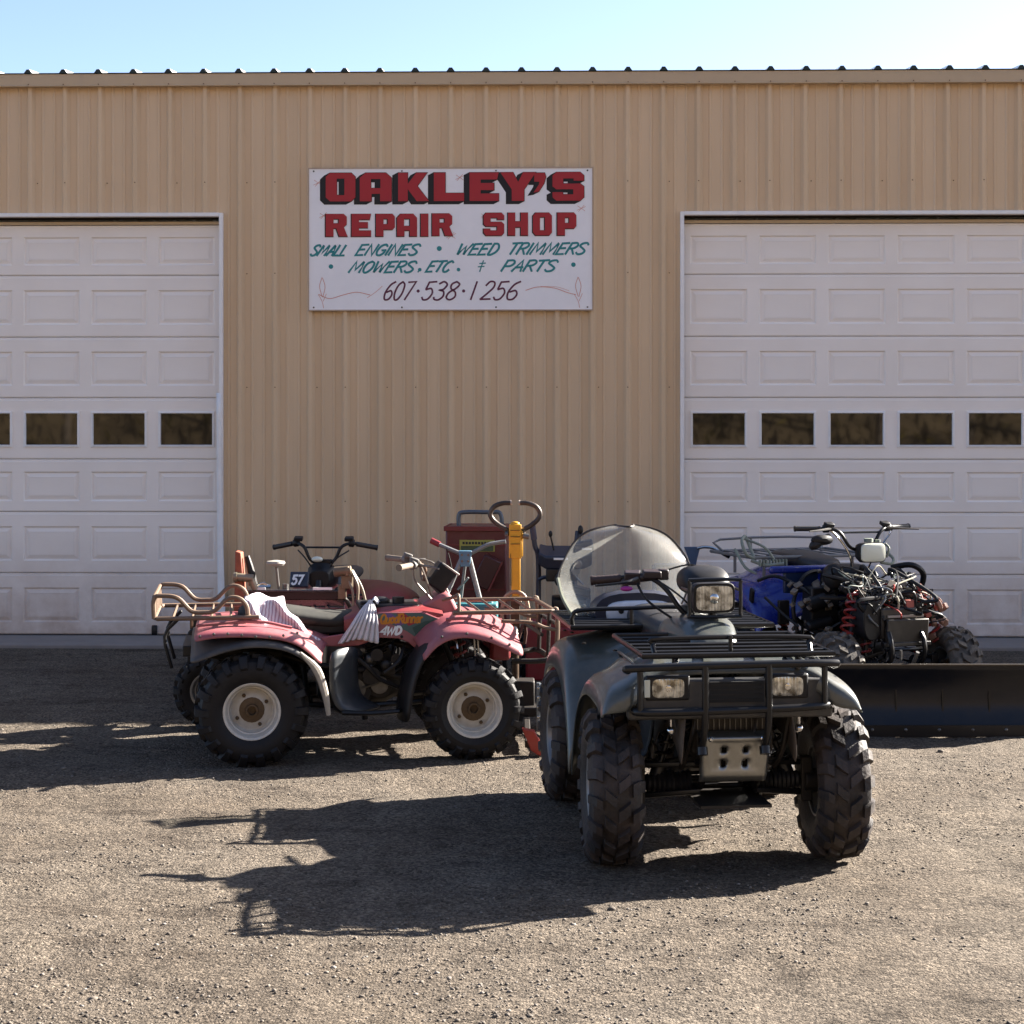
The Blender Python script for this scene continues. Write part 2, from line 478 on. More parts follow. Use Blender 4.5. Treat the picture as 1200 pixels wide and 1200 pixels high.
def undergrowth():
    r = np.random.default_rng(8); N = 9000
    x = (r.random(N)*2-1)*30; y = -19-6*r.random(N); z = 3.6*r.random(N)**1.3
    clump = vnoise(x, y, .35, 21)+.35*vnoise(x, z, 1.5, 22)
    z = z*(1+1.2*clump); k = clump > -.22; x, y, z = x[k], y[k], z[k]; N = len(x)
    s = .04+.16*r.random(N); a = r.random(N)*3.14; t = r.random(N)*2-1
    dx, dz = np.cos(a)*s, np.sin(a)*s*(1+1.5*r.random(N))
    P = np.stack([np.stack([x-dx, y, z-dz], 1), np.stack([x+.3*s, y+.3*s, z], 1), np.stack([x+dx, y, z+dz], 1), np.stack([x-.3*s, y-.2*s, z], 1)], 1).reshape(-1, 3)
    mb = MB(); mb.v = [tuple(v) for v in P]; mb.f = [(4*i, 4*i+1, 4*i+2, 4*i+3) for i in range(N)]
    m = bpy.data.materials.new('dry brush'); m.use_nodes = True
    n = m.node_tree.nodes; l = m.node_tree.links; g = n.new('ShaderNodeNewGeometry'); rm = n.new('ShaderNodeValToRGB')
    e = rm.color_ramp.elements; e[0].color = (.03,.018,.01,1); e[1].color = (.80,.60,.10,1)
    for q_, c_ in ((.5,(.08,.05,.022)),(.8,(.16,.10,.035))):
        w = e.new(q_); w.color = (*c_, 1)
    l.new(g.outputs['Random Per Island'], rm.inputs[0]); l.new(rm.outputs[0], n['Principled BSDF'].inputs['Base Color'])
    o = mb.build('undergrowth', m, None, smooth=False); tag(o, 'dry autumn brush at the foot of the hillside across the yard', 'brush'); stuff(o)
undergrowth()

# ------------------------------------------------------------------ the repair shop
def siding_mat():
    m = bpy.data.materials.new('tan painted siding'); m.use_nodes = True
    n = m.node_tree.nodes; l = m.node_tree.links; b = n['Principled BSDF']
    b.inputs['Roughness'].default_value = 0.42
    tc = n.new('ShaderNodeTexCoord')
    mp = n.new('ShaderNodeMapping'); mp.inputs['Scale'].default_value = (4, 4, 0.5)
    l.new(tc.outputs['Object'], mp.inputs[0])
    a = n.new('ShaderNodeTexNoise'); a.inputs['Scale'].default_value = 1.0; a.inputs['Detail'].default_value = 5
    l.new(mp.outputs[0], a.inputs['Vector'])
    r = n.new('ShaderNodeValToRGB'); e = r.color_ramp.elements
    e[0].position = 0.3; e[0].color = (0.61, 0.447, 0.288, 1); e[1].position = 0.7; e[1].color = (0.68, 0.503, 0.328, 1)
    l.new(a.outputs[0], r.inputs[0])
    # dirt splashed on the lowest metre
    sp = n.new('ShaderNodeSeparateXYZ'); l.new(tc.outputs['Object'], sp.inputs[0])
    mr = n.new('ShaderNodeMapRange'); mr.inputs['From Min'].default_value = 1.0; mr.inputs['From Max'].default_value = 0.0
    l.new(sp.outputs[2], mr.inputs[0])
    n2 = n.new('ShaderNodeTexNoise'); n2.inputs['Scale'].default_value = 5; n2.inputs['Detail'].default_value = 7
    l.new(tc.outputs['Object'], n2.inputs['Vector'])
    mu = n.new('ShaderNodeMath'); mu.operation = 'MULTIPLY'; l.new(mr.outputs[0], mu.inputs[0]); l.new(n2.outputs[0], mu.inputs[1])
    mx = n.new('ShaderNodeMix'); mx.data_type = 'RGBA'; l.new(mu.outputs[0], mx.inputs[0]); l.new(r.outputs[0], mx.inputs[6])
    mx.inputs[7].default_value = (0.21, 0.15, 0.10, 1)
    l.new(mx.outputs[2], b.inputs['Base Color'])
    mp2 = n.new('ShaderNodeMapping'); mp2.inputs['Scale'].default_value = (3, 3, 0.9)
    l.new(tc.outputs['Object'], mp2.inputs[0])
    n3 = n.new('ShaderNodeTexNoise'); n3.inputs['Scale'].default_value = 1.6; n3.inputs['Detail'].default_value = 2
    l.new(mp2.outputs[0], n3.inputs['Vector'])
    bp = n.new('ShaderNodeBump'); bp.inputs['Strength'].default_value = 0.35; bp.inputs['Distance'].default_value = 0.02
    l.new(n3.outputs[0], bp.inputs['Height']); l.new(bp.outputs[0], b.inputs['Normal'])
    return m
siding = siding_mat()
trimtan = mat('tan eave trim', (0.50, 0.38, 0.25), 0.4, var=0.06, scale=2, dust=0.12, dustcol=(0.25, 0.18, 0.12))
whitetrim = mat('white door trim', (0.85, 0.84, 0.84), 0.45, var=0.06, dust=0.15, dustcol=(0.35, 0.28, 0.22))
roofm = mat('pale metal roof', (0.62, 0.63, 0.63), 0.35, metal=0.3, var=0.08)
closure = mat('black foam closure', (0.02, 0.035, 0.035), 0.8)
def door_mat():
    m = bpy.data.materials.new('white steel door'); m.use_nodes = True
    n = m.node_tree.nodes; l = m.node_tree.links; b = n['Principled BSDF']
    b.inputs['Roughness'].default_value = 0.45
    tc = n.new('ShaderNodeTexCoord')
    a = n.new('ShaderNodeTexNoise'); a.inputs['Scale'].default_value = 2.0; a.inputs['Detail'].default_value = 6
    l.new(tc.outputs['Object'], a.inputs['Vector'])
    r = n.new('ShaderNodeValToRGB'); e = r.color_ramp.elements
    e[0].position = 0.3; e[0].color = (0.83, 0.775, 0.73, 1); e[1].position = 0.7; e[1].color = (0.89, 0.84, 0.80, 1)
    l.new(a.outputs[0], r.inputs[0])
    g = n.new('ShaderNodeNewGeometry'); sp = n.new('ShaderNodeSeparateXYZ'); l.new(g.outputs['Position'], sp.inputs[0])
    mr = n.new('ShaderNodeMapRange'); mr.inputs['From Min'].default_value = 0.95; mr.inputs['From Max'].default_value = 0.0; mr.inputs['To Max'].default_value = 1.35
    l.new(sp.outputs[2], mr.inputs[0])
    n2 = n.new('ShaderNodeTexNoise'); n2.inputs['Scale'].default_value = 4; n2.inputs['Detail'].default_value = 8; n2.inputs['Roughness'].default_value = 0.7
    l.new(g.outputs['Position'], n2.inputs['Vector'])
    mu = n.new('ShaderNodeMath'); mu.operation = 'MULTIPLY'; l.new(mr.outputs[0], mu.inputs[0]); l.new(n2.outputs[0], mu.inputs[1])
    mx = n.new('ShaderNodeMix'); mx.data_type = 'RGBA'; l.new(mu.outputs[0], mx.inputs[0]); l.new(r.outputs[0], mx.inputs[6])
    mx.inputs[7].default_value = (0.40, 0.29, 0.23, 1)
    l.new(mx.outputs[2], b.inputs['Base Color'])
    mp = n.new('ShaderNodeMapping'); mp.inputs['Scale'].default_value = (4, 4, 90)
    l.new(tc.outputs['Object'], mp.inputs[0])
    n3 = n.new('ShaderNodeTexNoise'); n3.inputs['Scale'].default_value = 1.5; n3.inputs['Detail'].default_value = 3
    l.new(mp.outputs[0], n3.inputs['Vector'])
    bp = n.new('ShaderNodeBump'); bp.inputs['Strength'].default_value = 0.18; bp.inputs['Distance'].default_value = 0.004
    l.new(n3.outputs[0], bp.inputs['Height']); l.new(bp.outputs[0], b.inputs['Normal'])
    return m
doorm = door_mat()
def pane_mat():
    m = bpy.data.materials.new('dark window glass'); m.use_nodes = True
    b = m.node_tree.nodes['Principled BSDF']
    b.inputs['Base Color'].default_value = (0.006, 0.006, 0.006, 1)
    b.inputs['Roughness'].default_value = 0.03
    b.inputs['IOR'].default_value = 1.6
    return m
panem = pane_mat()
screwm = mat('rusty screw', (0.12, 0.07, 0.04), 0.6, metal=0.3)

shop = empty('repair_shop', (0, 14.96, 0), R(-1.3))
tag(shop, 'long metal repair shop with tan ribbed siding and two white overhead doors', 'building')
UL, UR, ZT = -9.5, 17.0, 4.90
PIT = 0.309
D1 = (-6.215, -2.568, 3.70)   # opening of the left door: u0, u1, top
D2 = (1.500, 5.20, 3.70)
# ribs come forward, towards -y
def profile(u):
    k = (u-1.630)/PIT; fr = (k-math.floor(k+0.5))*PIT   # distance to nearest major rib
    a = abs(fr)
    if a < 0.014: return 0.040
    if a < 0.038: return 0.040*(0.038-a)/0.024
    for c in (0.103,):
        d = abs(a-c)
        if d < 0.006: return 0.009
        if d < 0.015: return 0.009*(0.015-d)/0.009
    return 0.0
def prof_points(u0, u1):
    s = {round(u0, 5), round(u1, 5)}
    k0 = int((u0-1.630)/PIT)-2; k1 = int((u1-1.630)/PIT)+2
    for k in range(k0, k1+1):
        c = 1.630+k*PIT
        for d in (-.119,-.109,-.097,-.087,-.038,-.014,.014,.038,.087,.097,.109,.119):
            if u0 < c+d < u1: s.add(round(c+d, 5))
    for D in (D1, D2):
        for e in D[:2]:
            if u0 < e < u1: s.add(round(e, 5))
    return sorted(s)
def bottom_at(u):
    for D in (D1, D2):
        if D[0] < u < D[1]: return D[2]
    return 0.03
nsheet = int((UR-UL)/(3*PIT))
for k in range(nsheet):
    u0 = 1.630+PIT*0.5+(k-12)*3*PIT; u1 = u0+3*PIT
    ps = prof_points(u0, u1); mb = MB()
    lift = 0.0012*(k % 2)
    for a, b in zip(ps[:-1], ps[1:]):
        zb = bottom_at((a+b)/2)
        ya, yb = -profile(a+1e-6)-lift, -profile(b-1e-6)-lift
        mb.add([(a,ya,zb),(b,yb,zb),(b,yb,ZT),(a,ya,ZT)], [(0,1,2,3)])
    o = mb.build('siding_sheet', siding, shop, smooth=False, solid=0.0)
    if k == 0: UL = u0
UR = u1
# backing (insulated wall) behind the sheets, with the openings, side and rear walls
mb = MB()
mb.box(((UL+D1[0])/2, 0.10, 2.4), (D1[0]-UL, 0.16, 4.8)); mb.box(((D1[1]+D2[0])/2, 0.10, 2.4), (D2[0]-D1[1], 0.16, 4.8))
mb.box(((D2[1]+UR)/2, 0.10, 2.4), (UR-D2[1], 0.16, 4.8))
for D in (D1, D2): mb.box(((D[0]+D[1])/2, 0.10, (D[2]+4.8)/2), (D[1]-D[0]-0.002, 0.16, 4.8-D[2]))
mb.build('wall_frame', mat('dark wall framing', (0.06, 0.035, 0.025), 0.8), shop)
mb = MB(); mb.box((UL-0.03, 6.2, 2.45), (0.04, 12.2, 4.9)); mb.build('side_wall', siding, shop)
mb = MB(); mb.box((UR+0.03, 6.2, 2.45), (0.04, 12.2, 4.9)); mb.build('side_wall', siding, shop)
mb = MB(); mb.box(((UL+UR)/2, 12.32, 2.45), (UR-UL, 0.04, 4.9)); mb.build('rear_wall', siding, shop)
# eave trim
mb = MB()
y0, y1 = -0.085, -0.0005
mb.add([(UL-.06,y0,4.835),(UR+.06,y0,4.835),(UR+.06,y0,4.945),(UL-.06,y0,4.945),(UL-.06,y1,4.845),(UR+.06,y1,4.845),(UR+.06,y1,4.945),(UL-.06,y1,4.945)],
       [(0,1,2,3),(4,5,1,0),(3,2,6,7),(0,3,7,4),(1,5,6,2)])
mb.tube([(UL-.06,-.087,4.842),(UR+.06,-.087,4.842)], .006, 6)
mb.build('eave_trim', trimtan, shop)
# roof sheets (two slopes) and black closures under every rib
def roofprof(u):
    k = (u-1.630)/PIT; a = abs((k-math.floor(k+0.5))*PIT)
    if a < 0.013: return 0.032
    if a < 0.036: return 0.032*(0.036-a)/0.023
    return 0
sl_ = 0.10
nro = 0
u = UL
while u < UR-0.01:
    ue = min(u+3*PIT, UR); ps = [u]
    for k in range(4):
        c = u-PIT*0.5+PIT+ (k-1)*PIT
        for d in (-.036,-.013,.013,.036):
            if u < c+d < ue: ps.append(c+d)
    ps = sorted(set(ps+[ue])); mb = MB(); mb2 = MB()
    for a, b in zip(ps[:-1], ps[1:]):
        za, zb = roofprof(a+1e-6), roofprof(b-1e-6)
        mb.add([(a,-.10,4.953+za),(b,-.10,4.953+zb),(b,6.2,4.953+za*0+zb+6.3*sl_),(a,6.2,4.953+za+6.3*sl_)], [(0,1,2,3)])
        mb.add([(a,6.2,4.953+za+6.3*sl_),(b,6.2,4.953+zb+6.3*sl_),(b,12.5,4.953+zb),(a,12.5,4.953+za)], [(0,1,2,3)])
    mb.build('roof_sheet', roofm, shop, smooth=False)
    u = ue
src = None
c = 1.630-int((1.630-UL)/PIT)*PIT
while c < UR:
    if src is None:
        mb = MB(); mb.loft([[(-.034,y,0),(-.0125,y,.029),(.0125,y,.029),(.034,y,0)] for y in (-.098,-.03)])
        src = mb.build('rib_closure', closure, shop, smooth=False, loc=(c,0,4.951))
    else: inst(src, shop, (c,0,4.951))
    c += PIT
mb = MB(); mb.box(((UL+UR)/2, 6.2, 4.953+6.3*sl_+0.045), (UR-UL, 0.35, 0.02)); mb.build('ridge_cap', roofm, shop)
# screws
mb = MB()
for z in (4.855, 4.0, 3.2, 2.2, 1.2, 0.3):
    c = 1.630-int((1.630-UL)/PIT)*PIT
    while c < UR:
        if z > bottom_at(c)+0.05:
            yy = -.092 if z > 4.8 else (-.043 if int(round(c/PIT)) % 2 else -0.004)
            off = 0 if (z > 4.8 or yy < -.03) else 0.055
            if not (2.85 < z < 4.15 and -1.83 < c < 0.75) and not (4.1 < z < 4.8 and int(c/PIT) % 3):
                mb.lathe([(0.0055,0),(0.0055,-.004),(0.003,-.006)], (c+off, yy+.003, z), 'y', 6)
        c += PIT
o = mb.build('siding_screw', screwm, shop); stuff(o)
# door frames (white J trim)
for D in (D1, D2):
    mb = MB(); w = 0.032
    yf = -0.050
    mb.box((D[0]-w/2+.002, yf+.05, D[2]/2+.016), (w, 0.10, D[2]+.030)); mb.box((D[1]+w/2-.002, yf+.05, D[2]/2+.016), (w, 0.10, D[2]+.030))
    mb.box(((D[0]+D[1])/2, yf+.049, D[2]+w/2+.001), (D[1]-D[0]-0.006, 0.098, w))
    mb.build('door_trim', whitetrim, shop, bevel=0.003)
# loose bent strip of trim on the left door jamb
mb = MB()
G = []
for i in range(12):
    t = i/11; z = 0.05+t*2.1; dx = 0.055*(1-t)**1.6
    G.append([(D1[1]-.024+dx*0.4, -.050-dx*.7, z), (D1[1]+.014+dx, -.052-dx*.9, z)])
mb.grid(G); mb.build('loose_trim_strip', whitetrim, shop, solid=0.003)

ZB = [0.012, 0.557, 1.100, 1.567, 2.110, 2.648, 3.194, 3.640]
WIN = 3
def make_door(D, first, pitch, nc, label):
    dr = empty('garage_door', (0, 0.085, 0), 0, shop); dr['label'] = label
    x0, x1 = D[0]+0.012, D[1]-0.012
    cs = [first+pitch*k for k in range(nc)]
    pw = 0.50
    shared = {}
    for i in range(7):
        z0, z1 = ZB[i]+.0015, ZB[i+1]-.0015
        H = z1-z0
        pz0, pz1 = z0+H*0.20, z1-H*0.235
        if i == WIN: pz0, pz1 = 1.672, 1.992
        xs = [x0]+[v for c_ in cs for v in (c_-pw/2, c_+pw/2)]+[x1]
        mb = MB()
        # face as rails and stiles; panel openings are left free
        def q(a, b, c_, d): mb.add([(a,0,c_),(b,0,c_),(b,0,d),(a,0,d)], [(0,1,2,3)])
        q(x0, x1, z0+.012, pz0); q(x0, x1, pz1, z1-.022)
        for a, b in zip(xs[0::2], xs[1::2]): q(a, b, pz0, pz1)
        # rolled meeting edges of the section
        for (a, b) in (((0, z1-.022), (.004, z1-.018)), ((.004, z1-.018), (.004, z1-.004)), ((.004, z1-.004), (.009, z1)), ((.009, z0), (.003, z0+.004)), ((.003, z0+.004), (0, z0+.012))):
            mb.add([(x0,a[0],a[1]),(x1,a[0],a[1]),(x1,b[0],b[1]),(x0,b[0],b[1])], [(0,1,2,3)])
        mb.add([(x0,.018,z0),(x1,.018,z0),(x1,.018,z1),(x0,.018,z1)], [(0,3,2,1)])
        mb.build('door_section', doorm, dr, smooth=False)
        for c_ in cs:
            key = round(pz1-pz0, 3)
            if i == WIN:
                h = (pz1-pz0)/2; w = pw/2
                def ring(mb2, r0, y0_, r1, y1_):
                    A = [(-w+r0,-h+r0),(w-r0,-h+r0),(w-r0,h-r0),(-w+r0,h-r0)]; B = [(-w+r1,-h+r1),(w-r1,-h+r1),(w-r1,h-r1),(-w+r1,h-r1)]
                    vs = [(a[0],y0_,a[1]) for a in A]+[(a[0],y1_,a[1]) for a in B]
                    mb2.add(vs, [(k, (k+1) % 4, 4+(k+1) % 4, 4+k) for k in range(4)])
                if 'wf' not in shared:
                    f = MB(); ring(f, 0, 0, .001, -.010); ring(f, .001, -.010, .017, -.013); ring(f, .017, -.013, .023, .004)
                    shared['wf'] = f.build('window_frame', whitetrim, dr, smooth=False, loc=(c_, 0, (pz0+pz1)/2))
                    p = MB(); p.add([(-w+.02,.006,-h+.02),(w-.02,.006,-h+.02),(w-.02,.006,h-.02),(-w+.02,.006,h-.02)], [(0,1,2,3)])
                    shared['wp'] = p.build('window_pane', panem, dr, smooth=False, loc=(c_, 0, (pz0+pz1)/2))
                else:
                    inst(shared['wf'], dr, (c_, 0, (pz0+pz1)/2)); inst(shared['wp'], dr, (c_, 0, (pz0+pz1)/2), (random.uniform(-.01,.01), 0, random.uniform(-.012,.012)))
            else:
                if key not in shared:
                    f = MB(); h = (pz1-pz0)/2; w = pw/2
                    steps = [(0,0),(.011,.013),(.019,.013),(.048,.003),(.053,.003)]
                    for (r0,y0_),(r1,y1_) in zip(steps[:-1], steps[1:]):
                        A = [(-w+r0,-h+r0),(w-r0,-h+r0),(w-r0,h-r0),(-w+r0,h-r0)]; B = [(-w+r1,-h+r1),(w-r1,-h+r1),(w-r1,h-r1),(-w+r1,h-r1)]
                        f.add([(a[0],y0_,a[1]) for a in A]+[(a[0],y1_,a[1]) for a in B], [(k,(k+1) % 4,4+(k+1) % 4,4+k) for k in range(4)])
                    r0 = .054; f.add([(-w+r0,.003,-h+r0),(w-r0,.003,-h+r0),(w-r0,.003,h-r0),(-w+r0,.003,h-r0)], [(0,1,2,3)])
                    shared[key] = f.build('door_panel', doorm, dr, smooth=False, loc=(c_, 0, (pz0+pz1)/2))
                else: inst(shared[key], dr, (c_, 0, (pz0+pz1)/2))
    mb = MB(); mb.box(((x0+x1)/2, .0, .004), (x1-x0, .03, .018)); mb.build('bottom_seal', blackp, dr)
    mb = MB(); mb.box(((x0+x1)/2, -.004, 3.655), (x1-x0, .02, .026)); mb.build('top_seal', trimtan, dr)
    return dr
d1 = make_door(D1, -2.885-0.601*5, 0.601, 6, 'white sectional overhead door at the left with one row of small windows')
d2 = make_door(D2, 1.816, 0.604, 6, 'white sectional overhead door at the right with one row of small windows')
mb = MB(); mb.loft([sring(-3.19,-.012,.05,.018,.05,10,2.5), sring(-3.145,-.012,.05,.018,.05,10,2.5)]); mb.build('pull_handle', blackp, d1, bevel=.004)
# worn concrete apron in front of the doors
for D in (D1, D2):
    mb = MB(); mb.box(((D[0]+D[1])/2, -.42, -.01), (D[1]-D[0]+.5, .62, .07)); o = mb.build('concrete_apron', mat('worn grey concrete', (.20,.175,.165), .9, var=.3, scale=3, bump=.5, bscale=25, dust=.3), None, bevel=.01); struct(o)
    o.matrix_world = Matrix.Translation((0,14.96,0)) @ Matrix.Rotation(R(-1.3),4,'Z')
# dark concrete sill below each door
for D in (D1, D2):
    mb = MB(); mb.box(((D[0]+D[1])/2, 0.0, -0.02), (D[1]-D[0]+.1, 0.26, 0.06)); mb.build('door_sill', mat('stained concrete', (0.14, 0.13, 0.12), 0.85, var=0.3, bump=0.3), shop)
mb = MB(); mb.box(((D1[1]+D2[0])/2, -.03, .03), (D2[0]-D1[1]-.1, .03, .10)); mb.build('base_trim', mat('brown base board', (0.10, 0.06, 0.04), 0.7), shop)

# ------------------------------------------------------------------ sign
SG = empty('sign', (0, 0, 0)); tag(SG, 'white hand painted repair shop sign with red block letters on the tan wall', 'sign')
SG.matrix_world = Matrix.Translation((0,14.96,0)) @ Matrix.Rotation(R(-1.3),4,'Z') @ Matrix.Translation((-1.785,-0.046,2.868))
SW, SH = 2.495, 1.252
signw = mat('white sign paint', (0.86, 0.85, 0.88), 0.45, var=0.04, scale=3, dust=0.05)
mb = MB(); mb.box((SW/2, -.006, SH/2), (SW, .012, SH)); mb.build('sign_board', signw, SG)
mb = MB(); t = .010
for c_, d in (((SW/2,-.010,t/2),(SW,.016,t)),((SW/2,-.010,SH-t/2),(SW,.016,t)),((t/2,-.010,SH/2),(t,.0158,SH-2*t)),((SW-t/2,-.010,SH/2),(t,.0158,SH-2*t))): mb.box(c_, d)
mb.build('sign_edge', mat('worn sign edge', (0.45, 0.34, 0.26), 0.6, var=0.2), SG)
def sx(cx): return (cx-70)/1054*SW
def sy(cy): return SH-(cy-57)/523*SH
BL = {
 'O': ([(0,.14),(0,.86),(.14,1),(.86,1),(1,.86),(1,.14),(.86,0),(.14,0)], [[(.37,.22),(.63,.22),(.63,.80),(.37,.80)]]),
 'A': ([(0,0),(0,.82),(.18,1),(.82,1),(1,.82),(1,0),(.64,0),(.64,.26),(.37,.26),(.37,0)], [[(.35,.46),(.65,.46),(.65,.78),(.35,.78)]]),
 'K': ([(0,0),(0,1),(.33,1),(.33,.60),(.62,1),(1.0,1),(.66,.53),(1.06,0),(.64,0),(.33,.42),(.33,0)], []),
 'L': ([(0,0),(0,1),(.38,1),(.38,.28),(1,.28),(1,0)], []),
 'E': ([(0,0),(0,1),(1,1),(.94,.75),(.38,.75),(.38,.63),(.84,.63),(.84,.38),(.38,.38),(.38,.26),(1,.26),(1,0)], []),
 'Y': ([(.32,0),(.32,.40),(-.02,1),(.36,1),(.51,.66),(.66,1),(1.04,1),(.69,.40),(.69,0)], []),
 'S': ([(0,.12),(0,.30),(.33,.30),(.33,.22),(.66,.22),(.66,.40),(.12,.40),(0,.50),(0,.88),(.12,1),(.88,1),(1,.88),(1,.70),(.67,.70),(.67,.78),(.34,.78),(.34,.60),(.88,.60),(1,.50),(1,.12),(.88,0),(.12,0)], []),
 "'": ([(.1,.55),(.1,.95),(.3,1),(.9,1),(1,.8),(.85,.45),(.45,.05),(.05,0),(.45,.4),(.5,.55)], []),
 'R': ([(0,0),(0,1),(.86,1),(1,.88),(1,.54),(.86,.42),(1.04,0),(.64,0),(.50,.36),(.37,.36),(.37,0)], [[(.37,.58),(.62,.58),(.62,.78),(.37,.78)]]),
 'P': ([(0,0),(0,1),(.88,1),(1,.88),(1,.42),(.88,.30),(.40,.30),(.40,0)], [[(.40,.54),(.62,.54),(.62,.78),(.40,.78)]]),
 'I': ([(0,0),(0,1),(1,1),(1,0)], []),
 'H': ([(0,0),(0,1),(.36,1),(.36,.62),(.64,.62),(.64,1),(1,1),(1,0),(.64,0),(.64,.36),(.36,.36),(.36,0)], []),
}
def block(mb, ch, xa, xb, ya, yb, y, grow=0.0):
    outer, holes = BL[ch]
    polys = []
    def mp(p): return Vector((sx(xa+(xb-xa)*p[0]), 0, sy(yb+(ya-yb)*p[1])))
    cx = sum(mp(p).x for p in outer)/len(outer); 
    for poly in [outer]+holes:
        P = [mp(p) for p in poly]
        if grow:
            # offset the outline outwards (letter border)
            area = sum(P[i].x*P[(i+1) % len(P)].z-P[(i+1) % len(P)].x*P[i].z for i in range(len(P)))
            sg = 1 if area > 0 else -1
            if poly is not outer: sg = -sg
            Q = []
            for i in range(len(P)):
                a = (P[i]-P[i-1]).normalized(); b = (P[(i+1) % len(P)]-P[i]).normalized()
                na = Vector((a.z,0,-a.x)); nb = Vector((b.z,0,-b.x)); nn = (na+nb)
                if nn.length < .2: nn = na
                nn.normalize(); Q.append(P[i]+nn*grow*sg/max(.5, nn.dot(na)))
            P = Q
        polys.append([Vector((p.x, p.z, 0)) for p in P])
    tris = geometry.tessellate_polygon(polys)
    flat = [v for p in polys for v in p]
    # orient towards -y
    fs = []
    for t3 in tris:
        a, b, c_ = (flat[i] for i in t3)
        n = (b-a).cross(c_-a).z
        fs.append(t3 if n > 0 else tuple(reversed(t3)))
    mb.add([(v.x, y, v.y) for v in flat], fs)
redl = mat('red sign paint', (0.36, 0.004, 0.02), 0.4, var=0.1)
blackl = mat('black sign paint', (0.004, 0.003, 0.006), 0.6)
teall = mat('teal sign paint', (0.01, 0.22, 0.24), 0.5)
maroonl = mat('maroon sign paint', (0.10, 0.012, 0.05), 0.5)
salmonl = mat('salmon sign paint', (0.62, 0.25, 0.20), 0.5)
L1 = [('O',136,246),('A',262,380),('K',404,512),('L',536,648),('E',668,776),('Y',784,908),("'",902,950),('S',974,1090)]
for q_, (ch, a, b) in enumerate(L1):
    ya, yb = (76, 180) if ch != "'" else (78, 150)
    m1, m2 = MB(), MB()
    block(m1, ch, a, b, ya, yb, -.0190-.00005*q_)
    for k in range(8):
        t = k/7
        block(m2, ch, a-20*t, b-20*t, ya+10*t, yb+10*t, -.0164+.0003*k+.00003*q_, grow=.004)
    m1.build('letter', redl, SG, smooth=False); m2.build('letter_shadow', blackl, SG, smooth=False)
L2 = [('R',136,214,226,308),('E',232,304,226,308),('P',322,392,226,308),('A',400,474,226,308),('I',488,516,226,308),('R',530,604,225,306),
      ('S',720,796,223,306),('H',810,884,223,306),('O',902,972,223,306),('P',992,1062,223,306)]
for ch, a, b, ya, yb in L2:
    m1, m2 = MB(), MB()
    block(m1, ch, a, b, ya, yb, -.0170); block(m2, ch, a-2, b-2, ya+1, yb+1, -.0162, grow=.0045)
    m1.build('letter', redl, SG, smooth=False); m2.build('letter_outline', blackl, SG, smooth=False)
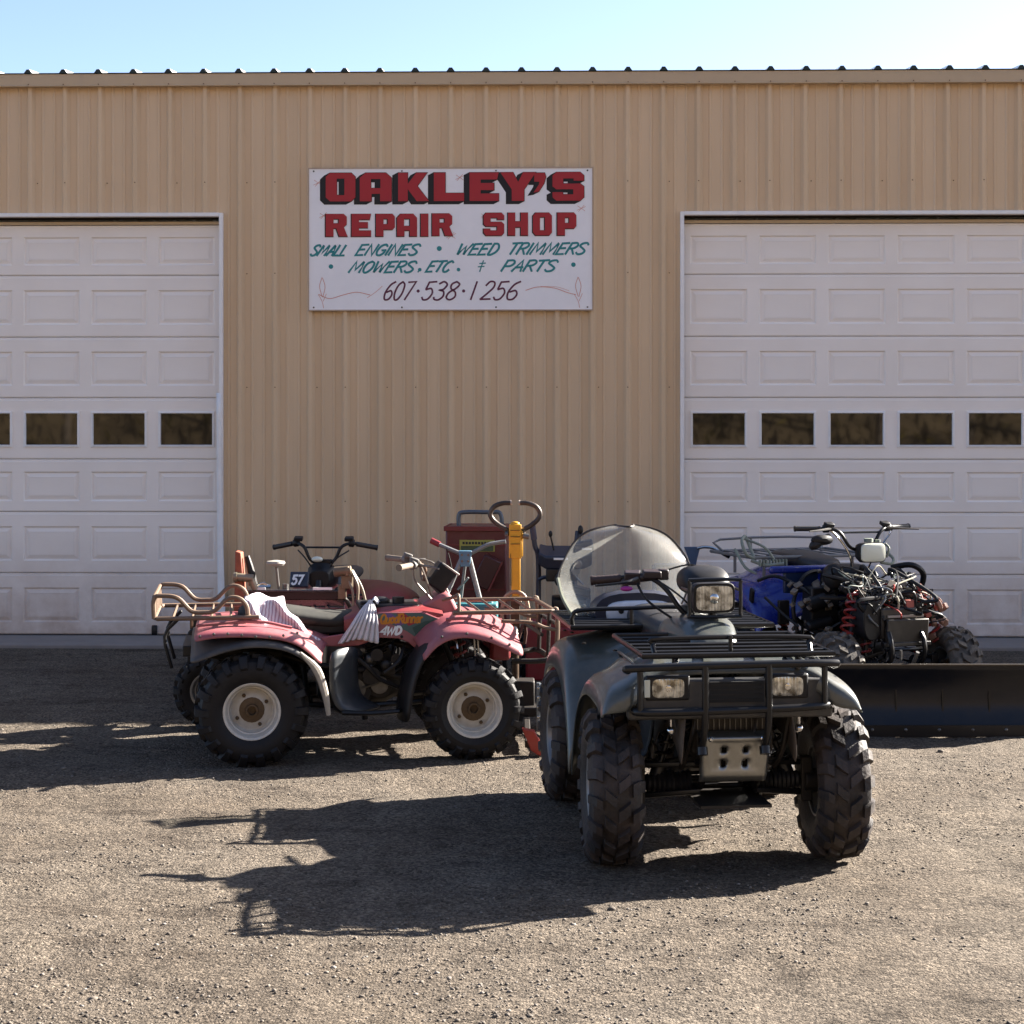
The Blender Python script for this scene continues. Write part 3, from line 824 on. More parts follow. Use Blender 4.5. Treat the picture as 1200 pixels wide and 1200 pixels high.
# stroke font; 1 = smooth curve, 0 = straight
FT = {
 'S': (.62, [(1,[(.6,.82),(.42,1),(.12,.95),(.02,.74),(.3,.53),(.58,.3),(.5,.06),(.2,0),(0,.16)])]),
 'M': (.86, [(0,[(0,0),(.12,1),(.40,.25),(.72,1),(.80,0)])]),
 'A': (.66, [(0,[(0,0),(.36,1),(.62,0)]),(0,[(.1,.35),(.62,.38)])]),
 'L': (.5, [(0,[(.02,1),(0,0),(.48,.02)])]),
 'E': (.58, [(0,[(.55,1),(.02,.96),(0,0),(.55,.03)]),(0,[(0,.52),(.46,.55)])]),
 'N': (.66, [(0,[(0,0),(.04,1),(.56,0),(.62,1)])]),
 'G': (.64, [(1,[(.6,.82),(.4,1),(.1,.85),(0,.4),(.16,.03),(.44,.02),(.6,.25),(.58,.45)]),(0,[(.34,.45),(.66,.47)])]),
 'I': (.16, [(0,[(.08,1),(.06,0)])]),
 'W': (.86, [(0,[(0,1),(.14,0),(.44,.75),(.60,0),(.86,1)])]),
 'D': (.62, [(1,[(.03,1),(.35,.97),(.58,.6),(.52,.22),(.25,0),(.02,0)]),(0,[(.05,1),(.03,0)])]),
 'T': (.56, [(0,[(-.06,.97),(.64,1.02)]),(0,[(.28,.98),(.24,0)])]),
 'R': (.60, [(0,[(.02,1),(0,0)]),(1,[(0,.98),(.4,1),(.56,.78),(.4,.55),(.06,.5)]),(0,[(.24,.5),(.6,0)])]),
 'O': (.66, [(1,[(.34,1),(.08,.82),(0,.42),(.16,.03),(.42,.03),(.62,.38),(.58,.82),(.34,1)])]),
 'C': (.58, [(1,[(.58,.85),(.36,1),(.08,.78),(0,.35),(.16,.02),(.42,.02),(.56,.2)])]),
 'P': (.58, [(0,[(.03,1),(0,0)]),(1,[(0,.98),(.42,1),(.58,.76),(.42,.5),(.04,.46)])]),
 '6': (.60, [(1,[(.52,1),(.22,.82),(.02,.4),(.12,.04),(.42,.03),(.56,.28),(.4,.5),(.1,.42)])]),
 '0': (.60, [(1,[(.32,1),(.08,.8),(0,.4),(.14,.03),(.38,.03),(.56,.36),(.54,.82),(.32,1)])]),
 '7': (.56, [(0,[(.02,.97),(.58,1),(.18,0)])]),
 '5': (.58, [(0,[(.58,1),(.14,.97),(.08,.58)]),(1,[(.08,.56),(.38,.62),(.54,.36),(.4,.05),(.14,0),(0,.14)])]),
 '3': (.58, [(1,[(.06,.88),(.3,1),(.54,.84),(.42,.58),(.2,.53),(.46,.46),(.54,.2),(.34,0),(.08,.02),(0,.14)])]),
 '8': (.58, [(1,[(.34,1),(.1,.86),(.14,.62),(.46,.42),(.54,.16),(.3,0),(.04,.12),(.1,.4),(.42,.62),(.56,.85),(.34,1)])]),
 '1': (.26, [(0,[(.16,1),(.06,0)])]),
 '2': (.60, [(1,[(.06,.78),(.24,1),(.5,.95),(.54,.68),(.3,.35),(0,.02)]),(0,[(0,.02),(.58,.04)])]),
 '4': (.60, [(0,[(.5,0),(.5,1),(0,.35),(.62,.35)])]),
 '&': (.44, [(0,[(.25,1),(.22,-.1)]),(0,[(.05,.7),(.44,.74)]),(0,[(.02,.38),(.42,.42)])]),
 ',': (.22, [(0,[(.10,.10),(.0,-.14)])]), '.': (.22, [(0,[(.02,.04),(.12,.04)])]),
 'Q': (.72, [(1,[(.34,1),(.06,.8),(0,.35),(.18,.0),(.48,.02),(.64,.4),(.58,.85),(.34,1)]),(0,[(.4,.25),(.75,-.1)])]),
 'u': (.5, [(1,[(.02,.62),(.0,.2),(.15,0),(.38,.12),(.42,.62)]),(0,[(.42,.62),(.44,0)])]),
 'a': (.5, [(1,[(.42,.5),(.2,.64),(0,.32),(.16,0),(.42,.2)]),(0,[(.42,.62),(.44,0)])]),
 'd': (.5, [(1,[(.42,.5),(.2,.64),(0,.32),(.16,0),(.42,.2)]),(0,[(.44,1),(.44,0)])]),
 'n': (.48, [(0,[(0,.62),(0,0)]),(1,[(0,.45),(.2,.64),(.4,.5),(.42,0)])]),
 'e': (.46, [(1,[(0,.32),(.4,.36),(.3,.62),(.06,.5),(.02,.18),(.2,0),(.42,.12)])]),
 'r': (.36, [(0,[(0,.62),(0,0)]),(1,[(0,.4),(.14,.6),(.34,.6)])]),
 ' ': (.45, []),
}
def stroke_text(mb, text, x, z, h, slant, width, mapf, total=None, gap=.14, y=0.0, dy=.00025):
    adv = [FT[c_][0]+gap for c_ in text]; tot = sum(adv)-gap
    k = (total/tot) if total else h
    cx = 0; lay = 0
    for c_ in text:
        for sm_, pts in FT[c_][1]:
            P = [Vector(((cx+p[0])*k+p[1]*h*slant, p[1]*h, 0)) for p in pts]
            if sm_: P = catmull(P, 5)
            ribbon(mb, P, width, lambda q: mapf(x+q.x, z+q.y, y-dy*(lay % 5)))
            lay += 1
        cx += FT[c_][0]+gap
def ribbon(mb, P, width, mp):
    n = len(P); Lp = []; Rp = []
    for i in range(n):
        a = (P[i]-P[i-1]).normalized() if i else (P[1]-P[0]).normalized()
        b = (P[i+1]-P[i]).normalized() if i < n-1 else a
        na = Vector((-a.y, a.x, 0)); nb = Vector((-b.y, b.x, 0)); nn = na+nb
        if nn.length < .45: nn = na
        nn.normalize(); k = width/2/max(.55, nn.dot(na))
        if i == 0: P0 = P[0]-a*width*.2
        else: P0 = P[i]+(a*width*.2 if i == n-1 else Vector((0,0,0)))
        Lp.append(P0+nn*k); Rp.append(P0-nn*k)
    vs = [mp(q) for q in Lp]+[mp(q) for q in Rp]
    mb.add(vs, [(i, n+i, n+i+1, i+1) for i in range(n-1)])
SMAP = lambda x, z, y: (x, -.0135+y, z)
def sline(mb, text, xa, xb, ya, yb, slant, wd_):
    h = sy(ya)-sy(yb); stroke_text(mb, text, sx(xa), sy(yb), h, slant, wd_, SMAP, total=sx(xb)-sx(xa)-h*slant)
def disc(mb, x, z, r, mp, y=0): mb.add([mp(x+r*math.cos(a*PI/8), z+r*math.sin(a*PI/8), y) for a in range(16)], [tuple(range(16))])
for args in (('SMALL',76,228,340,378),('ENGINES',246,492,338,377),('WEED',616,788,336,376),('TRIMMERS',806,1112,334,375),('MOWERS',220,478,400,440),('ETC',506,612,399,438),('PARTS',784,1000,397,437)):
    mt = MB(); sline(mt, *args, .62, .0185); mt.build('painted_word', teall, SG, smooth=False)
mt = MB(); sline(mt, '&', 694, 730, 397, 434, .3, .010); mt.build('painted_sign', teall, SG, smooth=False)
for x_, y_, r_ in ((556,353,.022),(155,418,.020),(1051,413,.020),(484,430,.016),(627,430,.016)):
    mt = MB(); disc(mt, sx(x_), sy(y_), r_, SMAP)
    if x_ == 484: stroke_text(mt, ',', sx(478), sy(436), .05, .3, .011, SMAP, y=-.0012)
    mt.build('painted_dot', teall, SG, smooth=False)
for t_, a, b in (('607',346,470),('538',488,636),('1',672,696),('256',706,862)):
    mt = MB(); sline(mt, t_, a, b, 474, 540, .36, .0155); mt.build('painted_number', maroonl, SG, smooth=False)
for x_ in (478, 646):
    mt = MB(); disc(mt, sx(x_), sy(508), .014, SMAP); mt.build('painted_dot', maroonl, SG, smooth=False)
mt = MB()
def curve(pts, w_): ribbon(mt, catmull([Vector((sx(a), sy(b), 0)) for a, b in pts], 6), w_, lambda q: SMAP(q.x, q.y, 0))
curve([(110,520),(150,535),(200,522),(250,512),(300,522)], .006); curve([(290,532),(320,512),(345,490)], .004)
curve([(875,506),(920,494),(980,498),(1030,515),(1060,522)], .006); curve([(930,492),(990,494),(1035,508)], .003)
for cx_ in (122, 1068):
    curve([(cx_,458),(cx_-9,490),(cx_,528)], .005); curve([(cx_+2,460),(cx_+11,492),(cx_+3,530)], .005)
    curve([(cx_-14,520),(cx_,545),(cx_+6,570)], .004); curve([(cx_+16,518),(cx_+4,545)], .004)
def star(cx_, cy_, r_):
    for a in (0.7, -0.5, 2.2):
        curve([(cx_-r_*math.cos(a), cy_-r_*math.sin(a)*.8), (cx_, cy_), (cx_+r_*math.cos(a), cy_+r_*math.sin(a)*.8)], .0035)
for a in ((108,112,20),(632,94,18),(128,232,18),(600,306,20),(722,234,14),(1080,208,18)): star(*a)
stuff(mt.build('ornament', salmonl, SG, smooth=False))
mb = MB()
for x_ in (.05, SW*.33, SW*.66, SW-.05):
    for z_ in (.03, SH-.03): mb.lathe([(.008,0),(.008,-.003),(.004,-.006)], (x_,-.0125,z_), 'y', 8)
stuff(mb.build('sign_screw', alloy, SG))
AL = 0.62
# ------------------------------------------------------------------ vehicle components (local: x forward, y left, z up)
WCACHE = {}
def make_wheel(parent, loc, Rt, w, rr, side, steer=0.0, tm=None, rm=None, nl=18, key='a', dish=0.0, deep=True, spin=0.0, hub=True):
    root = empty('wheel', loc, steer, parent)
    ck = (key, side)
    if ck in WCACHE:
        for c_ in WCACHE[ck]: inst(c_, root, None, (0, random.random()*6, 0) if c_.name.startswith('tyre') else None)
        return root
    mb = MB()
    rc = Rt-0.022   # carcass radius
    prof = [(rr-.004,-.36*w),(rr+.006,-.40*w),(rr+.02,-.435*w),(rr+.35*(rc-rr),-.495*w),(rr+.65*(rc-rr),-.49*w),(rr+.86*(rc-rr),-.44*w),(rc-.006,-.34*w),(rc,-.18*w),(rc+.003,0),
            (rc,.18*w),(rc-.006,.34*w),(rr+.86*(rc-rr),.44*w),(rr+.65*(rc-rr),.49*w),(rr+.35*(rc-rr),.495*w),(rr+.02,.435*w),(rr+.006,.40*w),(rr-.004,.36*w)]
    mb.lathe(prof, seg=44)
    mb.f = mb.f[:-2]
    # chevron lugs wrap from the crown down over the shoulder
    def lugpt(a, y, r): return (r*math.cos(a), y, r*math.sin(a))
    rj = random.Random(3)
    for k in range(nl):
        for sd in (-1, 1):
            a0 = 2*PI*(k+(0.5 if sd > 0 else 0))/nl
            da = 2*PI/nl*0.235
            for st in ([(.02*w, -.02, Rt, rc-.004), (.13*w, .03, Rt, rc-.004), (.235*w, .09, Rt-.001, rc-.006)],
                       [(.285*w, .30, Rt-.002, rc-.008), (.40*w, .34, Rt-.007, rc-.022), (.470*w, .35, rr+.86*(rc-rr), rr+.72*(rc-rr)), (.495*w, .35, rr+.68*(rc-rr), rr+.58*(rc-rr))]):
                vs = []; jit = rj.uniform(.85,1.15)
                for (y, sh, ro, ri) in st:
                    e = .011 if y > .44*w else 0
                    yy = sd*(y+e)
                    sh = sh*18.0/nl
                    for aa, rad, yv in ((-da*jit, ri, sd*y), (-da*.78*jit, ro, yy), (da*.78*jit, ro, yy), (da*jit, ri, sd*y)):
                        vs.append(lugpt(a0+sh+aa, yv, rad))
                fs = []
                for i in range(len(st)-1):
                    for j in range(3): fs.append((i*4+j, i*4+j+1, (i+1)*4+j+1, (i+1)*4+j))
                fs += [(3,2,1,0), tuple(len(st)*4-4+j for j in range(4))]
                mb.add(vs, fs)
    ty = mb.build('tyre', tm, root, ang=32)
    s = side
    mb = MB()
    d = dish
    prof = [(rr-.01,-.36*w*s),(rr+.010,-.385*w*s),(rr+.008,-.34*w*s),(rr-.014,-.30*w*s),(rr-.024,-.1*w*s),(rr-.024,.14*w*s),(rr-.014,.30*w*s),(rr+.008,.36*w*s),(rr+.013,.395*w*s),(rr+.004,.405*w*s),
            (rr-.006,.385*w*s),(rr-.014,.30*w*s),(rr-.018,.22*w*s),(rr-.026,.21*w*s),(rr-.030,.06*w*s),(rr-.038,.02*w*s),(rr-.050,.04*w*s),(rr*.45+.012,.10*w*s),(rr*.45,.11*w*s)]
    mb.lathe(prof, seg=40)
    mb.f = mb.f[:-2]
    ri_ = mb.build('rim', rm, root, ang=35)
    mb = MB()
    mb.lathe([(.02,-.3*w*s),(.066,-.26*w*s),(.070,.08*w*s),(rr*.45+.002,.108*w*s),(rr*.45+.002,.135*w*s),(rr*.40,.145*w*s),(.036,.15*w*s),(.032,.25*w*s),(.025,.255*w*s),(.022,.12*w*s),(.004,.12*w*s)], seg=20)
    hb = mb.build('hub', hubm, root, ang=30)
    mb = MB()
    for k in range(4):
        a = k*PI/2+.5
        c_ = (rr*.60*math.cos(a), .075*w*s, rr*.60*math.sin(a))
        mb.lathe([(.011,0),(.011,.012*s),(.006,.018*s)], c_, 'y', 6)
    stuff(mb.build('wheel_nut', hubm, root))
    WCACHE[ck] = [c_ for c_ in root.children]
    return root

def spring(mb, a, b, r, turns, wr=.006):
    a, b = Vector(a), Vector(b); ax = (b-a); L = ax.length; ax.normalize()
    u = ax.orthogonal().normalized(); v = ax.cross(u)
    n = turns*10
    mb.tube([a+ax*L*i/n+u*r*math.cos(i*2*PI/10)+v*r*math.sin(i*2*PI/10) for i in range(n+1)], wr, 5)

def shock(parent, a, b, r, sm_, body=None):
    a, b = Vector(a), Vector(b)
    mb = MB(); mb.cyl(a, b, r*.45, 10); mb.cyl(a+(b-a)*.0, a+(b-a)*.16, r*1.05, 12); mb.cyl(a+(b-a)*.82, b, r*1.05, 12)
    o = mb.build('shock_absorber', body or blackm, parent)
    mb = MB(); spring(mb, a+(b-a)*.16, a+(b-a)*.82, r, 6, .0075); mb.build('spring', sm_, o)
    return o

def chassis(root, L, zf, zr, tf, tr, spring_m=blackm, engine_y=0, cables=10, seed=1):
    rj = random.Random(seed)
    xf, xr = L/2, -L/2
    mb = MB()
    for s in (-1, 1):
        mb.tube([(xr-.1,.14*s,.52),(xr+.15,.15*s,.36),(-.28,.16*s,.27),(.25,.16*s,.27),(xf+.10,.12*s,.33),(xf+.16,.12*s,.50),(xf-.02,.10*s,.66),(xf-.18,.08*s,.74)], .016, 8, 3)
        mb.tube([(xf-.18,.08*s,.74),(.1,.11*s,.66),(-.3,.12*s,.62),(xr-.1,.14*s,.60),(xr-.12,.14*s,.52)], .015, 8, 3)
        mb.tube([(-.30,.16*s,.27),(-.34,.13*s,.62)], .013, 8)
    for x, z in ((xf+.14,.44),(xr-.1,.55),(-.28,.27),(.25,.27),(xf-.05,.30)): mb.tube([(x,-.15,z),(x,.15,z)], .012, 8)
    mb.tube([(xf-.20,0,.80),(xf-.02,0,.36)], .02, 10)
    mb.build('frame', blackm, root)
    # engine
    mb = MB()
    mb.loft([sring(x,engine_y,z,hw,hh,14,4) for x,z,hw,hh in ((-.24,.36,.08,.07),(-.20,.36,.13,.11),(-.02,.36,.15,.12),(.14,.37,.14,.11),(.24,.38,.07,.07))])
    mb.cyl((-.04,-.20,.36),(-.04,.20,.36),.10,20); mb.cyl((.10,-.185,.38),(.10,.185,.38),.075,18); mb.cyl((-.16,-.17,.34),(-.16,.19,.34),.07,16)
    for k in range(7): mb.box((.06+.012*k,0,.50+.022*k), (.17,.19,.008), (0,-.45,0))
    mb.box((.10,0,.57), (.12,.14,.20), (0,-.45,0)); mb.box((.155,0,.665), (.14,.15,.05), (0,-.45,0))
    for k in range(8):
        a = k*PI/4
        for s in (-1,1): mb.ball((-.04+.085*math.cos(a),.198*s,.36+.085*math.sin(a)), .010, 6, 4)
    mb.build('engine', grime, root, bevel=.004)
    mb = MB(); mb.cyl((-.06,-.12,.57),(.02,-.12,.57),.035,14); mb.cyl((-.02,-.16,.53),(-.02,-.10,.60),.03,12); mb.ball((.05,-.17,.52),(.035,.03,.04)); mb.cyl((.10,-.205,.38),(.10,-.19,.38),.05,16)
    mb.cyl((-.04,-.215,.36),(-.04,-.20,.36),.06,16); mb.tube([(.05,-.17,.52),(.06,-.20,.45),(.10,-.20,.40),(.0,-.208,.37)], .010, 6, 4)
    mb.build('carburettor', alloy, root)
    mb = MB(); mb.tube([(.20,-.04,.60),(.30,-.10,.56),(.28,-.17,.42),(.05,-.20,.46),(-.25,-.19,.50),(-.45,-.18,.56)], .019, 10, 5); mb.cyl((-.45,-.18,.56),(-.85,-.16,.60),.055,14)
    mb.build('exhaust', grime, root)
    # cables and hoses
    mb = MB()
    for k in range(cables):
        a = Vector((rj.uniform(.1,.4), rj.uniform(-.16,.16), rj.uniform(.6,.78))); b = Vector((rj.uniform(-.2,.3), rj.uniform(-.2,.2), rj.uniform(.35,.55)))
        m_ = (a+b)/2+Vector((rj.uniform(-.1,.1), rj.choice((-1,1))*rj.uniform(.05,.12), rj.uniform(-.05,.1)))
        mb.tube([a,m_,b], rj.choice((.005,.007,.010)), 6, 6)
    stuff(mb.build('cable', blackp, root))
    # front suspension
    for s in (-1, 1):
        mb = MB()
        yo = tf-.13
        mb.tube([(xf+.10,.12*s,.31),(xf,yo*s,zf-.05),(xf-.10,.12*s,.31)], .013, 8); mb.tube([(xf+.07,.12*s,.42),(xf,yo*s,zf+.08),(xf-.07,.12*s,.42)], .011, 8)
        mb.tube([(xf-.05,.05*s,.36),(xf-.06,yo*s,zf+.02)], .008, 8)
        mb.build('suspension_arm', blackm, root)
        mb = MB(); mb.box((xf, (yo+.01)*s, zf+.01), (.06,.05,.19)); mb.cyl((xf,yo*s,zf),(xf,(tf-.01)*s,zf),.05,16)
        mb.build('knuckle', grime, root, bevel=.006)
        mb = MB()
        bel = []
        for k in range(13):
            t = k/12; bel.append((.055-.025*t+(.007 if k % 2 else 0), .22+ .12*t))
        mb.cyl((xf,.10*s,.33),(xf,yo*s,zf),.014,10)
        mb.lathe([(r_, (y_-.22)*s) for r_, y_ in bel], (xf, (yo-.14)*s, zf+.006), 'y', 16)
        mb.lathe([(r_, (y_-.22)*s) for r_, y_ in reversed(bel)], (xf, .14*s, .325), 'y', 14)
        mb.build('axle_boot', blackp, root)
        shock(root, (xf-.01,(yo-.07)*s,zf+.03), (xf-.06,.15*s,.74), .032, spring_m)
    # rear axle
    mb = MB(); mb.cyl((xr,-tr+.02,zr),(xr,tr-.02,zr),.032,14); mb.ball((xr,.02,zr),(.12,.10,.10)); mb.tube([(xr,0,zr+.02),(-.25,0,.34)], .04, 10)
    for s in (-1,1): mb.tube([(xr,.12*s,zr),(-.30,.14*s,.30)], .022, 8)
    mb.build('rear_axle', grime, root)
    for s in (-1,1): shock(root, (xr,.16*s,zr+.04), (xr+.10,.13*s,.66), .032, spring_m)

def fender(name, root, path_o, path_i, cols, m, sub=2, thick=.007, mirror=True, ds=None):
    # cols: (y, weight of the outer path, drop)
    G = []
    cs = cols
    if mirror: cs = [(-y, w_, d) for (y, w_, d) in reversed(cols) if y > 0.001]+cols
    for q_, ((ox, oz), (ix, iz)) in enumerate(zip(path_o, path_i)):
        k_ = ds[q_] if ds else 1
        G.append([(ix+(ox-ix)*w_, y, iz+(oz-iz)*w_-d*k_) for (y, w_, d) in cs])
    mb = MB(); mb.grid(G)
    return mb.build(name, m, root, sub=sub, solid=thick)

def rack(name, root, x0, x1, y0, z, m, nslat=6, r=.011, legs=(), slatr=.008, rim=True, along='y', flat=False):
    mb = MB()
    mb.tube([(x0,-y0,z),(x0,y0,z),(x1,y0,z),(x1,-y0,z)], r, 8, 0, closed=True)
    p = mb.build(name, m, root)
    for k in range(1, nslat+1):
        mb = MB()
        if along == 'y':
            x = x0+(x1-x0)*k/(nslat+1)
            if flat: mb.box((x,0,z+.002), (.028, 2*y0-.02, .010))
            else: mb.tube([(x,-y0,z),(x,y0,z)], slatr, 6)
        else:
            y = -y0+2*y0*k/(nslat+1)
            if flat: mb.box(((x0+x1)/2,y,z+.002), (x1-x0-.02,.028,.010))
            else: mb.tube([(x0,y,z),(x1,y,z)], slatr, 6)
        mb.build('rack_slat', m, p)
    return p

def handlebar(root, c, half, rise, sweep, m=blackm, grip=vinyl, rz=0.0, levers=True, drop=0.0, boxes=blackp):
    h = MB()
    cx, cy, cz = c
    def T(p):
        x, y, z = p; return (cx+x*math.cos(rz)-y*math.sin(rz), cy+x*math.sin(rz)+y*math.cos(rz), cz+z)
    h.tube([T(p) for p in ((-sweep,-half,rise-drop),(-sweep*.5,-half*.62,rise),(0,-half*.38,rise*.85),(.01,-.07,.0),(.01,.07,.0),(0,half*.38,rise*.85),(-sweep*.5,half*.62,rise),(-sweep,half,rise-drop))], .0115, 10, 5)
    h.tube([T((0,-half*.36,rise*.8)),T((0,half*.36,rise*.8))], .007, 8)
    hb = h.build('handlebar', m, root)
    for s in (-1, 1):
        a = Vector(T((-sweep*.55,s*half*.64,rise-drop*.1))); b = Vector(T((-sweep*1.03,s*half*1.03,rise-drop*1.05)))
        g = MB(); g.cyl(a, b, .0175, 12); g.cyl(b-(b-a)*.04, b+(b-a)*.02, .020, 12)
        g.build('grip', grip, hb)
        g = MB(); e = a+(a-b)*.35; g.cyl(a+(a-b)*.10, e, .028, 10); g.box(e+Vector((0,0,.026)), (.05,.06,.026), (0,.3,rz)); g.build('switch_housing', boxes, hb, bevel=.006)
        if levers:
            g = MB(); q = Vector(T((.06,s*half*.98,rise-drop-.01)))
            g.tube([e+Vector((.02,0,0)), (e+q)/2+Vector((.02,0,0)), q], [.009,.007,.005], 6, 3); g.build('brake_lever', alloy if levers == 'alloy' else m, hb)
    return hb

def seat_loft(root, rings, m, name='seat', sub=1):
    mb = MB(); mb.loft([sring(x,0,z,hw,hh,16,2.8) for x,z,hw,hh in rings]); return mb.build(name, m, root, sub=sub)
def extr(mb, poly, y0, y1):
    n = len(poly)
    mb.add([(x,y0,z) for x,z in poly]+[(x,y1,z) for x,z in poly], [tuple(range(n)), tuple(range(2*n-1,n-1,-1))]+[(i,i+n,(i+1) % n+n,(i+1) % n) for i in range(n)])

def lamp_glass_mat():
    m = bpy.data.materials.new('headlamp lens'); m.use_nodes = True
    n = m.node_tree.nodes; l = m.node_tree.links; b = n['Principled BSDF']
    tc = n.new('ShaderNodeTexCoord')
    w = n.new('ShaderNodeTexWave'); w.inputs['Scale'].default_value = 22; w.bands_direction = 'Y'; w.inputs['Distortion'].default_value = 1.5
    l.new(tc.outputs['Object'], w.inputs['Vector'])
    v = n.new('ShaderNodeTexNoise'); v.inputs['Scale'].default_value = 28; v.inputs['Detail'].default_value = 3
    l.new(tc.outputs['Object'], v.inputs['Vector'])
    r = n.new('ShaderNodeValToRGB'); e = r.color_ramp.elements
    e[0].position = .35; e[0].color = (.10,.085,.06,1); e[1].position = .62; e[1].color = (.62,.60,.52,1)
    l.new(v.outputs[0], r.inputs[0]); l.new(r.outputs[0], b.inputs['Base Color'])
    b.inputs['Metallic'].default_value = .55; b.inputs['Roughness'].default_value = .22; b.inputs['Coat Weight'].default_value = 1
    bp = n.new('ShaderNodeBump'); bp.inputs['Strength'].default_value = .5; bp.inputs['Distance'].default_value = .004
    l.new(w.outputs[0], bp.inputs['Height']); l.new(bp.outputs[0], b.inputs['Normal'])
    return m
lensm = lamp_glass_mat()
def shield_mat():
    m = bpy.data.materials.new('dusty clear plastic'); m.use_nodes = True
    n = m.node_tree.nodes; l = m.node_tree.links
    out = n['Material Output']; n.remove(n['Principled BSDF'])
    tr = n.new('ShaderNodeBsdfTransparent'); tr.inputs[0].default_value = (.86,.90,.90,1)
    gl = n.new('ShaderNodeBsdfGlossy'); gl.inputs['Roughness'].default_value = .06; gl.inputs[0].default_value = (1,1,1,1)
    fr = n.new('ShaderNodeFresnel'); fr.inputs[0].default_value = 1.5
    m1 = n.new('ShaderNodeMixShader'); l.new(fr.outputs[0], m1.inputs[0]); l.new(tr.outputs[0], m1.inputs[1]); l.new(gl.outputs[0], m1.inputs[2])
    di = n.new('ShaderNodeBsdfDiffuse'); di.inputs[0].default_value = (.45,.45,.42,1)
    tl = n.new('ShaderNodeBsdfTranslucent'); tl.inputs[0].default_value = (.45,.45,.42,1)
    ad = n.new('ShaderNodeMixShader'); l.new(di.outputs[0], ad.inputs[1]); l.new(tl.outputs[0], ad.inputs[2])
    tc = n.new('ShaderNodeTexCoord'); no = n.new('ShaderNodeTexNoise'); no.inputs['Scale'].default_value = 5; no.inputs['Detail'].default_value = 8; no.inputs['Roughness'].default_value = .7
    l.new(tc.outputs['Object'], no.inputs['Vector'])
    mr = n.new('ShaderNodeMapRange'); mr.inputs['From Min'].default_value = .3; mr.inputs['From Max'].default_value = .75; mr.inputs['To Min'].default_value = .15; mr.inputs['To Max'].default_value = .5
    l.new(no.outputs[0], mr.inputs[0])
    m2 = n.new('ShaderNodeMixShader'); l.new(mr.outputs[0], m2.inputs[0]); l.new(m1.outputs[0], m2.inputs[1]); l.new(ad.outputs[0], m2.inputs[2])
    l.new(m2.outputs[0], out.inputs[0])
    return m
shieldm = shield_mat()
podm = mat('silver blue pod', (0.95, 1.0, 1.1), 0.35, metal=.2, var=.35, scale=14)
darkopen = mat('dark grille cavity', (0.008, 0.008, 0.009), 0.8)

